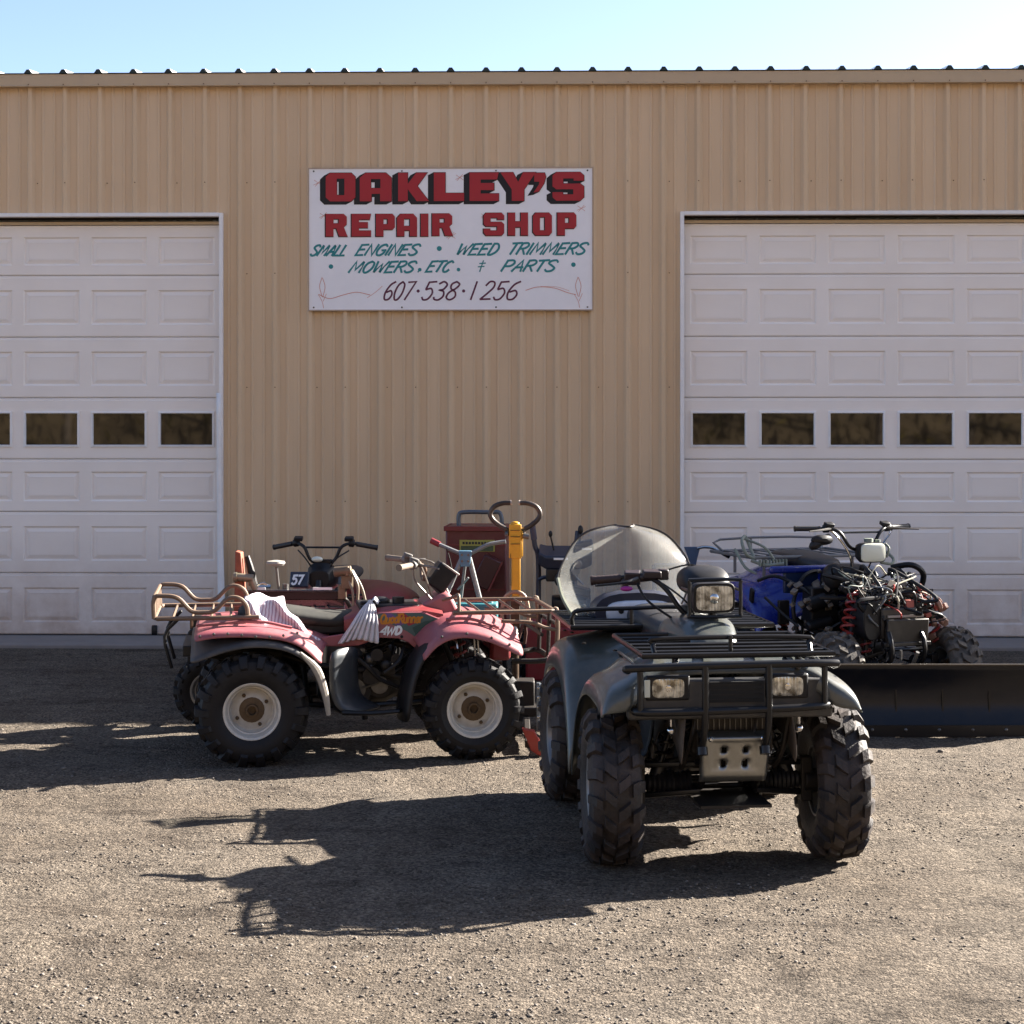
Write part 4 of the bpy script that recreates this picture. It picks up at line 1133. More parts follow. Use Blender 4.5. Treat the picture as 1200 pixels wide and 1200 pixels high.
# ================================================================== front ATV: dark green with windscreen
def front_atv():
    a = empty('quad_bike', (0.830, 7.926, 0), R(-83.5))
    tag(a, 'dark grey green quad bike with a black bumper and clear windscreen, nearest in the yard', 'quad bike', 'quad bikes parked in front of the shop')
    L = 1.24
    chassis(a, L, .325, .32, .485, .47, blackm, cables=14, seed=4)
    for s in (-1, 1):
        make_wheel(a, (.62, .485*s, .322), .328, .220, .152, s, R(-4), rubber_mud, rims, 17, 'f')
        make_wheel(a, (-.62, .47*s, .318), .325, .25, .152, s, 0, rubber_mud, rims, 16, 'g')
    po = [(.14,.34),(.20,.54),(.33,.72),(.50,.800),(.68,.815),(.84,.805),(.955,.79),(.995,.765),(1.0,.685)]
    pi = [(.12,.60),(.18,.80),(.30,.865),(.48,.88),(.66,.88),(.80,.872),(.88,.862),(.90,.850),(.905,.82)]
    fender('front_fender', a, po, pi, [(0,0,0),(.16,0,0),(.27,.1,-.005),(.37,.5,-.012),(.43,1,.0),(.495,1,.02),(.53,1,.06),(.54,1,.11)], greenp, ds=[1,1,1,1,1,1,1,1,.1])
    po = [(-.16,.34),(-.22,.56),(-.36,.74),(-.54,.81),(-.74,.81),(-.92,.77),(-1.03,.70),(-1.07,.62)]
    pi = [(-.08,.56),(-.13,.73),(-.28,.80),(-.5,.83),(-.7,.84),(-.9,.82),(-1.02,.78),(-1.06,.68)]
    fender('rear_fender', a, po, pi, [(0,0,0),(.18,0,0),(.27,.3,-.01),(.38,1,0),(.47,1,.005),(.53,1,.04),(.55,1,.10),(.55,1,.16)], greenp)
    # side covers and foot wells
    for s in (-1, 1):
        mb = MB(); G = []
        for x in (-.20,-.08,.06,.17):
            G.append([(x, s*y, z) for y, z in ((.16,.78),(.20,.62),(.22,.42),(.26,.31),(.42,.295),(.50,.31),(.515,.36))])
        mb.grid(G); mb.build('foot_well', blackp, a, sub=1, solid=.006)
        mb = MB(); mb.tube([(-.05,.18*s,.28),(-.02,.46*s,.30),(.10,.46*s,.30)], .014, 8); 
        for k in range(5): mb.box((.0+.03*k,.44*s,.318), (.010,.09,.012))
        mb.build('footrest', blackm, a)
    mb = MB()
    for s in (-1,1):
        for x, y, z in ((.30,.40,.845),(.50,.42,.820),(.70,.42,.815),(.84,.44,.79),(-.35,.44,.795),(-.60,.46,.818),(-.85,.46,.80)): mb.lathe([(.011,0),(.011,.005),(.005,.008)], (x-.05,y*s,z), 'z', 8)
    stuff(mb.build('fender_screw', blackm, a))
    for s in (-1,1):
        mb = MB(); mb.tube([(.20,.36*s,.80),(.34,.40*s,.852),(.55,.41*s,.86),(.76,.40*s,.845)], .007, 6, 5); mb.build('fender_ridge', greenp, a)
        mb = MB(); mb.box((-.12,.215*s,.66),(.30,.012,.16),(0,.25,0)); mb.build('side_cover', greenp, a, bevel=.02)
    # tank and nose hump
    seat_loft(a, [(-.22,.80,.10,.05),(-.12,.84,.14,.09),(.02,.88,.17,.11),(.16,.90,.17,.10),(.30,.90,.145,.105),(.42,.89,.12,.085),(.52,.88,.10,.02)], greenp, 'fuel_tank', 2)
    mb = MB(); mb.cyl((.0,0,.985),(.0,0,1.02),.045,18); mb.build('tank_cap', blackp, a, bevel=.004)
    seat_loft(a, [(-.98,.88,.12,.03),(-.92,.90,.17,.06),(-.6,.885,.17,.07),(-.3,.865,.15,.07),(-.16,.87,.11,.06),(-.12,.87,.07,.03)], vinyl, 'seat', 2)
    # front face: grille opening, lamp boxes
    mb = MB(); mb.box((.95,-.03,.745), (.06,.80,.15)); mb.box((.955,-.03,.68),(.07,.86,.05)); fp = mb.build('front_panel', mat('dark grey front plastic',(.035,.037,.042),.4,var=.2,dust=.2), a, bevel=.012)
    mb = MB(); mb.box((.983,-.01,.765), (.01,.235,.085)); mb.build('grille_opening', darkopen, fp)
    mb = MB()
    for k in range(4): mb.box((.986,-.01,.735+.02*k), (.006,.23,.004))
    mb.build('grille_bar', blackp, fp)
    for y in (-.295, .205):
        mb = MB()
        mb.box((.972,y,.785), (.03,.185,.105)); o = mb.build('headlight', blackp, a, bevel=.01)
        mb = MB(); mb.loft([sring(.986,y,.785,.068,.040,20,5), sring(.992,y,.785,.067,.039,20,5), sring(.995,y,.785,.05,.028,20,4)]); mb.build('lens', lensm, o)
        mb = MB(); mb.lathe([(.013,0),(.013,.004),(.006,.006)], (.995,y,.785), 'x', 12); mb.build('bulb', chrome, o)
        if y < 0:
            mb = MB(); mb.box((.991,y-.088,.785), (.004,.024,.072)); mb.build('side_lens', cream, o, bevel=.002)
    # bumper
    b = MB()
    cy = -.035
    b.tube([(1.0,cy-.43,.862),(1.035,cy-.405,.875),(1.05,cy,.885),(1.035,cy+.405,.885),(1.0,cy+.43,.872)], .0165, 10, 4)
    b.tube([(.99,cy-.41,.70),(1.045,cy-.36,.695),(1.055,cy,.70),(1.045,cy+.36,.71),(.99,cy+.41,.72)], .0155, 10, 4)
    bp = b.build('bumper', blackm, a)
    for y in (cy-.12, cy+.145):
        b = MB(); b.tube([(1.052,y,.885),(1.058,y,.70),(1.03,y,.60),(.985,y,.535)], .0145, 10, 3); b.build('bumper_upright', blackm, bp)
    for y in (cy-.385, cy+.385):
        b = MB(); b.tube([(1.032,y,.878),(1.038,y,.70)], .013, 8); b.build('bumper_upright', blackm, bp)
    for y in (cy-.12, cy+.145):
        b = MB(); b.cyl((.99,y,.54),(1.0,y,.51),.024,12); b.build('bumper_mount', blackm, bp)
    for y in (cy-.25,cy+.25):
        b = MB(); b.tube([(1.04,y,.875),(.98,y*.9,.90)], .010, 8); b.build('bumper_mount', blackm, bp)
    # skid plate with four holes
    mb = MB(); nY, nZ = 32, 30; G = []
    holes = [(-.052,.20),(.052,.20),(-.052,.10),(.052,.10)]
    W_ = .152; H_ = .225
    idx = {}; vs = []; fs = []
    def pos(u, v):
        y = u*W_*(1-.06*(1-v)); z = v*H_
        d = .0
        # pressed recess and flanged dimples
        rx = max(abs(u)*W_-.105, 0); rec = max(0, min(1, (.112-abs(u)*W_)/.018))*max(0, min(1, (z-.045)/.018))*max(0, min(1, (.185-z)/.014)) 
        d -= .010*rec
        if v > .86: d -= .09*(v-.86)/.14
        if abs(u) > .9: d -= .022*(abs(u)-.9)/.1
        if v < .12: d -= .02*(.12-v)/.12
        for hy, hz in ((-.048,.138),(.048,.138),(-.048,.082),(.048,.082)):
            rr_ = math.hypot(y-hy, (z-hz))
            if rr_ < .024: d -= .012*(1-max(0,(rr_-.014)/.010)) if rr_ > .014 else .012
        return (.985+d*.8-.06*(1-v), y, .38+z+ (0 if v < .86 else -.01*(v-.86)/.14))
    for i in range(nY+1):
        for j in range(nZ+1): vs.append(pos(-1+2*i/nY, j/nZ))
    for i in range(nY):
        for j in range(nZ):
            u = -1+2*(i+.5)/nY; v = (j+.5)/nZ; y = u*W_; z = v*H_
            if any(math.hypot(y-hy, z-hz) < .0125 for hy, hz in ((-.048,.138),(.048,.138),(-.048,.082),(.048,.082))): continue
            fs.append((i*(nZ+1)+j,(i+1)*(nZ+1)+j,(i+1)*(nZ+1)+j+1,i*(nZ+1)+j+1))
    mb.add([(x,y-.005,z) for x,y,z in vs], fs)
    sk = mb.build('skid_plate', mat('scuffed aluminium', (.50,.50,.47), .32, metal=.9, var=.15, scale=12, bump=.15, dust=.3, dustcol=(.28,.24,.18), dscale=14), a, solid=.004, ang=60)
    mb = MB()
    for y in (-.115,.105): mb.lathe([(.011,0),(.011,.006),(.006,.010)], (.975,y,.57), 'x', 6)
    mb.build('skid_bolt', chrome, sk)
    mb = MB(); mb.box((.6,0,.275),(.55,.30,.012)); mb.build('belly_plate', grime, a)
    # behind-bumper radiator, winch, struts
    mb = MB(); mb.box((.86,0,.60),(.05,.34,.20)); mb.build('radiator', grime, a)
    mb = MB()
    for k in range(14): mb.box((.888,-.15+.023*k,.60),(.004,.004,.18))
    stuff(mb.build('radiator_fin', alloy, a))
    mb = MB(); mb.cyl((.84,-.12,.45),(.84,.12,.45),.045,14); mb.box((.82,0,.52),(.08,.2,.06)); mb.tube([(.9,.1,.66),(.93,.07,.55),(.9,.03,.46)],.006,6,4); mb.tube([(.9,-.16,.67),(.92,-.19,.55),(.86,-.2,.45)],.008,6,4)
    mb.tube([(.9,-.24,.66),(.86,-.2,.50),(.8,-.2,.42)],.013,8,3); mb.tube([(.9,.24,.66),(.86,.22,.50),(.8,.2,.42)],.013,8,3)
    mb.build('winch', grime, a)
    mb = MB()
    for s in (-1,1): mb.ball((.93,.27*s,.60),(.02,.02,.02)); mb.cyl((.93,.27*s,.60),(.93,.27*s,.67),.008,8)
    mb.build('fender_bolt', chrome, a)
    for s in (-1,1):
        mb = MB(); G = []
        for x,z in ((.32,.60),(.42,.72),(.62,.76),(.80,.73),(.92,.62)):
            G.append([(x,.22*s,z+.04),(x,.24*s,z-.06),(x,.24*s,z-.20)])
        mb.grid(G); mb.build('inner_fender', mat('dusty inner plastic',(.09,.065,.05),.8,var=.3,dust=.4), a, solid=.004, sub=1)
    # racks
    r_ = rack('front_rack', a, .30, .99, .40, .918, blackm, 5, .0125, slatr=.0095)
    for y in (-.30, -.10, .12, .30):
        mb = MB(); mb.box((.645,y,.908),(.66,.035,.008)); mb.build('rack_strap', blackm, r_)
    mb = MB(); mb.tube([(.93,-.34,.92),(.90,-.34,.955),(.90,-.30,.978),(.90,.28,.978),(.90,.32,.955),(.93,.32,.92)], .011, 8, 4); mb.build('rack_hoop', blackm, r_)
    for y in (-.02,):
        mb = MB(); mb.tube([(.93,y,.92),(.93,y,.99)], .009, 8); mb.build('rack_post', blackm, r_)
    for x, y in ((.95,-.26),(.95,.26),(.42,-.28),(.42,.28)):
        mb = MB(); mb.tube([(x,y,.915),(x,y,.85)], .012, 8); mb.build('rack_leg', blackm, r_)
    r2 = rack('rear_rack', a, -1.08, -.40, .50, .875, blackm, 8, .0125)
    mb = MB(); mb.box((-.74,-.02,.858),(.60,.94,.006)); mb.build('rack_tray', blackp, r2, bevel=.002)
    for y in (-.40,-.2,.2,.4):
        mb = MB(); mb.box((-.74,y,.865),(.66,.04,.008)); mb.build('rack_strap', blackm, r2)
    mb = MB(); mb.tube([(-.44,-.49,.88),(-.43,-.49,.925),(-.43,-.45,.955),(-.43,-.20,.962),(-.43,.02,.966),(-.43,.07,.945),(-.44,.08,.88)], .011, 8, 4); mb.tube([(-.43,-.20,.96),(-.43,-.20,.88)], .009, 8); mb.build('rack_hoop', blackm, r2)
    # centre spotlight, guard, hood
    sp = MB(); sp.loft([sring(.20,.03,1.085,.05,.045,20,3.5), sring(.24,.03,1.085,.088,.062,20,4.5), sring(.33,.03,1.085,.098,.070,20,5.5), sring(.345,.03,1.085,.094,.066,20,5.5)])
    s_ = sp.build('spotlight', blackp, a)
    mb = MB(); mb.loft([sring(.343,.03,1.085,.086,.057,20,5), sring(.350,.03,1.085,.084,.055,20,5)]); mb.build('lens', lensm, s_)
    mb = MB(); mb.loft([sring(.351,.03,1.083,.020,.022,16,2.5), sring(.356,.03,1.083,.014,.016,16,2.5)]); mb.build('bulb', chrome, s_)
    mb = MB()
    mb.tube([(.36,-.075,1.005),(.36,-.085,1.02),(.36,-.085,1.15),(.36,-.07,1.168),(.36,.13,1.168),(.36,.145,1.15),(.36,.145,1.02),(.36,.13,1.005)], .0085, 8, 3, closed=True)
    mb.tube([(.36,-.085,1.12),(.22,-.09,1.12)], .007, 6); mb.tube([(.36,.145,1.12),(.22,.15,1.12)], .007, 6); mb.tube([(.30,.03,1.02),(.30,.03,.97)], .018, 8)
    mb.build('lamp_guard', blackm, s_)
    mb = MB(); mb.loft([sring(x,.045,z,hw,hh,18,2.6) for x,z,hw,hh in ((-.12,1.11,.05,.03),(-.08,1.13,.10,.06),(.02,1.14,.12,.075),(.12,1.14,.115,.07),(.19,1.12,.10,.05),(.215,1.11,.05,.02))])
    mb.build('instrument_hood', blackp, a, sub=1)
    # handlebar, turned hard over
    h = MB()
    h.tube([(-.04,-.44,1.135),(-.01,-.30,1.150),(.02,-.20,1.150),(.06,-.13,1.10),(.10,-.06,1.0),(.10,.0,.985),(.02,.06,1.02),(-.12,.10,1.10),(-.30,.09,1.12)], .0115, 10, 5)
    h.tube([(.12,0,.80),(.10,-.01,.99)], .022, 10)
    hb = h.build('handlebar', blackm, a)
    g = MB(); pr = []
    for k in range(15): pr.append((.0185+(.003 if k % 2 else 0), k*.0095))
    g.lathe(pr, axis='y', seg=12); g.lathe([(.023,-.008),(.024,.004)], axis='y', seg=12)
    g.build('grip', mat('brown grip rubber',(.05,.025,.022),.6,var=.3), hb, loc=(-.045,-.455,1.134), rot=(.08,0,-.2))
    g = MB(); g.box((.0,-.275,1.15),(.06,.075,.06),(0,.2,-.2)); g.box((.03,-.19,1.168),(.07,.085,.035),(0,.1,-.1)); g.cyl((.02,-.245,1.15),(.03,-.16,1.16),.022,10); g.box((.0,-.31,1.12),(.04,.03,.05)); g.box((.025,-.135,1.165),(.05,.045,.05)); g.build('switch_housing', mat('dark maroon plastic',(.035,.02,.022),.45,var=.4), hb, bevel=.007)
    g = MB(); g.tube([(.05,-.26,1.15),(.09,-.33,1.135),(.07,-.46,1.12)], [.009,.007,.005], 8, 4); g.build('brake_lever', blackm, hb)
    g = MB(); g.tube([(.03,-.2,1.15),(.12,-.14,1.12),(.20,-.06,1.05),(.16,0,.96)], .005, 6, 6); g.tube([(.02,-.26,1.13),(.10,-.22,1.05),(.14,-.08,.95)], .006, 6, 6)
    g.tube([(.0,-.19,1.16),(.05,.0,1.21),(.12,.06,1.12)], .004, 6, 6); g.build('cable', blackp, hb)
    g = MB(); g.ball((.07,-.315,1.105),(.014,.030,.012)); g.build('cable_tag', mat('magenta tape',(.5,.03,.35),.5), hb)
    # pod under the screen
    mb = MB(); mb.loft([sring(x,-.105,.905,hw,hh,20,2.6) for x,hw,hh in ((-.98,.12,.05),(-.95,.20,.09),(-.83,.24,.11),(-.76,.22,.10))]); pd = mb.build('windscreen_pod', navy, a)
    mb = MB(); mb.loft([sring(-.760,-.095,.905,.175,.062,24,3.2), sring(-.746,-.095,.905,.170,.058,24,3.2), sring(-.740,-.095,.905,.14,.04,24,3)]); mb.build('pod_face', podm, pd)
    for y in (-.195,-.085):
        mb = MB(); mb.lathe([(.014,0),(.014,.004),(.010,.006)], (-.740,y,.915), 'x', 12); mb.build('pod_knob', blackp, pd)
    # windscreen
    rows = [(0.84, -0.384, 0.102), (0.891, -0.423, 0.142), (0.97, -0.463, 0.192), (1.06, -0.48, 0.232), (1.151, -0.44, 0.215), (1.23, -0.39, 0.164), (1.281, -0.333, 0.108), (1.311, -0.26, 0.034), (1.327, -0.158, -0.056)]
    G = []
    for z, ya, yb in rows:
        row = []
        for k in range(13):
            u = k/12*2-1
            y = (ya+yb)/2+(yb-ya)/2*u
            x = -.95+.16*(1-u*u) - (z-.9)*.45
            row.append((x, y, z))
        G.append(row)
    mb = MB(); mb.grid(G); ws = mb.build('windscreen', shieldm, a, sub=1)
    ed = [r[0] for r in G]+G[-1][1:-1]+[r[-1] for r in reversed(G)]
    mb = MB(); mb.tube(ed, .0055, 6, 3); mb.build('screen_edging', mat('brown rubber edging',(.045,.03,.025),.5), ws)
    mb = MB(); mb.tube([G[0][0],G[0][3],G[0][6]], .010, 6, 2); mb.tube([G[0][0],G[1][0],G[2][0],G[3][0]], .010, 6, 3); mb.build('screen_clamp', mat('pale green edging',(.35,.36,.25),.5,dust=.3), ws)
    mb = MB(); mb.tube([(-.93,-.36,.93),(-.92,-.33,.86)], .009, 8); mb.tube([(-.93,.12,.93),(-.92,.10,.86)], .009, 8); mb.build('screen_bracket', blackm, ws)
    for o in a.children:
        n0 = o.name.split('.')[0]
        if n0 in ('bumper','front_panel','headlight','skid_plate','front_rack','fender_bolt','radiator','radiator_fin','winch'): o.location = (-.08,0,-.010)
        if n0 == 'front_fender': o.location = (-.06,-.03,0)
    return a
front_atv()

# ================================================================== pink ATV, side on
def mapside(yv):
    return lambda x, z, y: (x, yv+y, z)
def pink_atv():
    a = empty('quad_bike', (-.883, 9.89, 0), R(9))
    tag(a, 'faded pink red quad bike seen from the side with tan racks and a torn seat', 'quad bike', 'quad bikes parked in front of the shop')
    chassis(a, 1.215, .275, .29, .42, .42, darkred, cables=16, seed=9)
    for s in (-1, 1):
        make_wheel(a, (-.62, .42*s, .298), .312, .25, .150, s, 0, rubber, rimw, 18, 'p')
        make_wheel(a, (.605, .42*s, .274), .286, .21, .150, s, 0, rubber, rimw, 19, 'q')
    fo = [(.32,.585),(.375,.665),(.46,.715),(.56,.725),(.68,.70),(.78,.655),(.875,.60)]
    fi = [(.28,.66),(.35,.74),(.45,.775),(.56,.785),(.68,.77),(.78,.735),(.875,.69)]
    fender('front_fender', a, fo, fi, [(0,0,0),(.20,0,0),(.30,.4,-.005),(.40,.9,-.01),(.475,1,.0),(.50,1,.015),(.505,1,.045)], pinkp)
    fo = [(-.24,.58),(-.31,.66),(-.40,.715),(-.52,.74),(-.70,.75),(-.86,.745),(-.93,.72)]
    fi = [(-.18,.66),(-.28,.70),(-.38,.73),(-.52,.75),(-.70,.76),(-.86,.755),(-.93,.73)]
    fender('rear_fender', a, fo, fi, [(0,0,0),(.18,0,0),(.30,.5,0),(.42,1,0),(.49,1,.01),(.50,1,.045)], pinkp)
    mud = mat('black plastic worn pale at the edge', (.03,.03,.034), .45, var=.3, dust=.35, dustcol=(.33,.28,.24), dscale=5)
    fo = [(-.205,.30),(-.225,.42),(-.27,.55),(-.36,.645),(-.50,.69),(-.66,.695),(-.82,.655),(-.95,.60)]
    fi = [(-.20,.34),(-.22,.46),(-.26,.60),(-.36,.70),(-.50,.73),(-.66,.735),(-.82,.72),(-.95,.69)]
    fender('rear_mudguard', a, fo, fi, [(0,0,0),(.22,0,0),(.34,.6,0),(.46,1,0),(.515,1,.012),(.52,1,.045)], mud)
    mb = MB()
    for k in range(8):
        x = -.90+.075*k; mb.lathe([(.008,0),(.008,-.005),(.004,-.008)], (x,-.498,.712+.012*math.sin(k)), 'y', 8)
    for x, z in ((.42,.685),(.56,.70),(.70,.675),(.80,.635)): mb.lathe([(.008,0),(.008,-.005),(.004,-.008)], (x,-.503,z), 'y', 8)
    stuff(mb.build('fender_rivet', alloy, a))
    mb = MB(); mb.tube([(-.92,-.34,.752),(-.6,-.36,.772),(-.40,-.37,.735)], .009, 6, 5); mb.build('fender_ridge', pinkp, a); mb = MB(); mb.tube([(.46,-.36,.765),(.60,-.37,.765),(.76,-.37,.715)], .009, 6, 5); mb.build('fender_ridge', pinkp, a)
    # pale worn rim of the rear arch on the near side
    for s in (-1,1):
        mb = MB(); mb.tube([(x,s*.524,z-.03) for x,z in fo[:4]], [.012,.020,.024,.008], 8, 4); mb.build('arch_edge', mat('chalky worn plastic', (.52,.46,.38), .7, var=.35, scale=14, bump=.3), a)
    # front mudguard strips (behind front wheels)
    for s in (-1, 1):
        G = []
        for x, z in ((.235,.215),(.245,.34),(.275,.47),(.32,.58),(.385,.655),(.47,.70)):
            G.append([(x-.055, s*.30, z-.0),(x-.045,s*.42,z),(x-.02,s*.49,z),(x+.008,s*.502,z-.004)])
        mb = MB(); mb.grid(G); mb.build('front_mudguard', blackp, a, sub=1, solid=.008)
    # foot guard / boot guard
    for s in (-1,1):
        G = []
        for z, x0, x1 in ((.62,-.20,-.02),(.50,-.20,-.04),(.38,-.20,-.03),(.30,-.17,.0),(.265,-.12,.14)):
            G.append([(x0,s*.46,z),(x0+(x1-x0)*.5,s*.40,z),(x1,s*.26,z)])
        mb = MB(); mb.grid(G); mb.build('foot_guard', mat('dark blue grey plastic',(.022,.032,.045),.35,dust=.2), a, sub=1, solid=.007)
        mb = MB(); mb.tube([(-.15,.18*s,.27),(-.12,.46*s,.27),(.18,.46*s,.27),(.22,.2*s,.28)], .014, 8, 2); mb.build('footrest', blackm, a)
    # side panels (flat, carry the decals)
    poly = [(-.235,.615),(-.10,.610),(-.02,.615),(.10,.655),(.20,.650),(.26,.625),(.30,.590),(.40,.685),(.50,.745),(.42,.765),(.34,.80),(.06,.80),(.02,.775),(-.05,.69),(-.235,.665)]
    for s in (-1,1):
        mb = MB(); extr(mb, poly, s*.262, s*.248) if s > 0 else extr(mb, poly, -.262, -.248)
        p_ = mb.build('side_panel', pinkp, a, bevel=.006)
        if s < 0: near = p_
    mb = MB(); mb.loft([sring(x,0,z,hw,hh,16,4) for x,z,hw,hh in ((-.10,.72,.20,.05),(.0,.74,.248,.07),(.15,.75,.249,.08),(.35,.76,.249,.07),(.46,.75,.24,.05))]); mb.build('tank_cover', darkred, a)
    mb = MB(); mb.box((.16,0,.815),(.34,.34,.03)); mb.ball((.12,0,.835),(.06,.06,.03)); mb.box((.02,-.1,.835),(.05,.06,.03)); mb.build('tank_top', blackp, a, bevel=.008)
    mb = MB(); mb.cyl((.22,-.05,.83),(.22,-.05,.865),.035,16); mb.build('tank_cap', blackp, a); mb = MB(); mb.cyl((.07,-.12,.83),(.07,-.12,.86),.02,12); mb.build('tank_cap', blackp, a)
    # cowl in front of the handlebar
    mb = MB(); extr(mb, [(.33,.79),(.36,.84),(.48,.895),(.52,.88),(.565,.78),(.54,.74),(.36,.76)], -.15, .15); mb.build('cowl', pinkp, a, bevel=.02)
    # decals
    def flat(name, pts, m, dy): 
        mb = MB(); mb.add([(x,-.2625-dy,z) for x,z in pts], [tuple(range(len(pts)))]); mb.build(name, m, near, smooth=False)
    flat('decal', [(.05,.785),(.10,.793),(.33,.793),(.45,.75),(.30,.655),(.25,.69)], mat('grey green decal',(.09,.16,.15),.4,var=.3), .0004)
    flat('decal', [(.11,.792),(.16,.793),(.24,.735),(.20,.715)], mat('purple decal',(.18,.10,.32),.4), .0008)
    flat('decal', [(.19,.792),(.235,.793),(.30,.735),(.26,.72)], mat('crimson decal',(.45,.02,.06),.4), .0008)
    flat('decal', [(.28,.71),(.35,.745),(.44,.755),(.36,.70),(.30,.665)], mat('dark green decal',(.03,.09,.08),.4), .0008)
    mp = mapside(-.264)
    mb = MB(); stroke_text(mb, 'QuadRunner', .100, .738, .050, .15, .0100, mp, total=.235, gap=.10, y=-.0006); mb.build('decal_lettering', mat('orange decal',(.80,.28,.02),.4), near, smooth=False)
    mb = MB(); stroke_text(mb, '4WD', .098, .675, .042, .25, .0135, mp, total=.115, gap=.16, y=-.0006); mb.build('decal_lettering', whitem, near, smooth=False)
    mb = MB()
    for x, z in ((.31,.66),(.22,.60+.06),(.47,.722)): mb.lathe([(.009,0),(.009,-.003),(.004,-.005)], (x,-.262,z), 'y', 10)
    stuff(mb.build('panel_bolt', blackp, near))
    # torn seat
    seat_loft(a, [(-.70,.775,.12,.03),(-.66,.785,.17,.05),(-.50,.785,.19,.055),(-.30,.755,.18,.05),(-.10,.725,.16,.055),(.02,.75,.13,.055),(.06,.76,.08,.04)], camo, 'seat', 2)
    mb = MB(); mb.box((-.30,0,.70),(.62,.30,.06)); mb.build('seat_base', blackp, a, bevel=.01)
    # racks
    rr = MB(); z = .795
    rr.tube([(-.58,-.36,z),(-1.13,-.36,z),(-1.15,-.30,z),(-1.15,.30,z),(-1.13,.36,z),(-.58,.36,z)], .0125, 8)
    rk = rr.build('rear_rack', tanrack, a)
    for k in range(5):
        mb = MB(); x = -1.05+.105*k; mb.tube([(x,-.36,z),(x,.36,z)], .008, 6); mb.build('rack_slat', tanrack, rk)
    for s in (-1,1):
        mb = MB()
        mb.tube([(-1.15,s*.35,z),(-1.15,s*.35,.905),(-1.10,s*.35,.92),(-1.02,s*.35,.905),(-.95,s*.35,.835),(-.88,s*.35,.825),(-.82,s*.35,.835),(-.75,s*.35,.90),(-.69,s*.35,.90),(-.65,s*.35,.86),(-.64,s*.35,z)], .0125, 8, 5)
        mb.build('rack_hoop', tanrack, rk)
    for y in (-.25,-.12,.0,.12,.25):
        mb = MB(); mb.tube([(-1.15,y,z),(-1.15,y,.91)], .008, 6); mb.build('rack_post', tanrack, rk)
    mb = MB(); mb.tube([(-1.15,-.35,.915),(-1.15,.35,.915)], .011, 8); mb.build('rack_rail', tanrack, rk)
    for x,y in ((-.95,-.30),(-.66,-.30),(-.95,.30),(-.66,.30)):
        mb = MB(); mb.tube([(x,y,z),(x,y*.9,.735)], .010, 6); mb.build('rack_leg', tanrack, rk)
    z = .80
    rr = MB(); rr.tube([(.50,-.36,z),(1.06,-.36,z),(1.085,-.33,z),(1.085,.33,z),(1.06,.36,z),(.50,.36,z)], .013, 8); rf = rr.build('front_rack', tanrack, a)
    for k in range(5):
        mb = MB(); x = .56+.10*k; mb.tube([(x,-.36,z),(x,.36,z)], .008, 6); mb.build('rack_slat', tanrack, rf)
    for s in (-1,1):
        mb = MB(); mb.tube([(1.085,.33*s,z+.01),(1.10,.33*s,z),(1.105,.33*s,.70),(1.10,.33*s,.60)], .0135, 8, 4); mb.tube([(.78,.33*s,.745),(.95,.33*s,.735),(1.03,.33*s,.705),(1.10,.33*s,.69)], .011, 8, 4)
        mb.build('bumper_upright', tanrack, rf)
    mb = MB(); mb.tube([(1.105,-.33,.72),(1.105,.33,.72)], .011, 8); mb.tube([(1.02,-.30,.66),(1.02,.30,.66)], .011, 8); mb.tube([(.86,-.20,.50),(1.0,-.22,.50),(1.08,-.20,.51),(1.08,.20,.51),(1.0,.22,.50),(.86,.20,.50)], .016, 8, 4); mb.tube([(1.08,-.15,.51),(1.09,-.15,.80)], .012, 8); mb.tube([(1.08,.15,.51),(1.09,.15,.80)], .012, 8); mb.build('front_bumper', grime, a)
    mb = MB(); mb.tube([(.46,-.22,.86),(.515,-.30,.885),(.53,-.34,.90),(.535,-.35,.88),(.535,-.36,z)], .010, 8, 3); mb.build('rack_post', tanrack, rf); mb = MB(); mb.tube([(.535,.36,z),(.53,.34,.90),(.46,.22,.86)], .010, 8, 3); mb.build('rack_post', tanrack, rf)
    # lights and front darkness
    mb = MB(); mb.box((.80,0,.60),(.12,.36,.20)); mb.build('front_panel', darkred, a, bevel=.02)
    for s in (-1,1):
        mb = MB(); mb.lathe([(.03,0),(.055,.05),(.05,.06),(.02,.065)], (.84,.14*s,.64), 'x', 20); mb.build('headlight', lensm, a)
    mb = MB()
    for x, z1, z0 in ((.62,.66,.555),(.64,.66,.57),(.52,.64,.60)): mb.tube([(x,-.36,z1),(x+.005,-.37,z0)], .007, 6)
    mb.build('brake_line', chrome, a)
    # handlebar
    hb = handlebar(a, (.36,0,.97), .37, .09, .16, tanrack, mat('tan grip rubber',(.20,.15,.11),.6,var=.3,dust=.4), 0.0, 'alloy', 0.0, mat('grey worn plastic',(.16,.15,.14),.5,var=.4,dust=.3))
    mb = MB(); mb.tube([(.37,-.05,.98),(.50,-.04,.85)], .013, 8); mb.tube([(.37,.05,.98),(.50,.04,.85)], .013, 8); mb.tube([(.30,-.22,1.08),(.30,-.19,.98),(.40,-.15,.86)], .006, 6, 5); mb.tube([(.32,-.20,1.09),(.36,-.17,1.0),(.42,-.1,.84)], .007, 6, 5)
    mb.tube([(.30,.1,1.08),(.45,.05,1.04),(.52,0,.87)], .006, 6, 5); mb.build('steering_stem', mat('worn grey steel',(.28,.25,.22),.45,metal=.5,var=.3), hb)
    mb = MB(); mb.box((.47,-.02,.975),(.12,.17,.15),(0,.62,0)); o = mb.build('lamp_pod', blackp, a, bevel=.012)
    mb = MB(); mb.box((.528,-.02,1.02),(.012,.175,.10),(0,.62+PI/2,0)); mb.build('pod_edge', mat('pale worn plastic',(.5,.45,.40),.6,var=.3), o, bevel=.004)
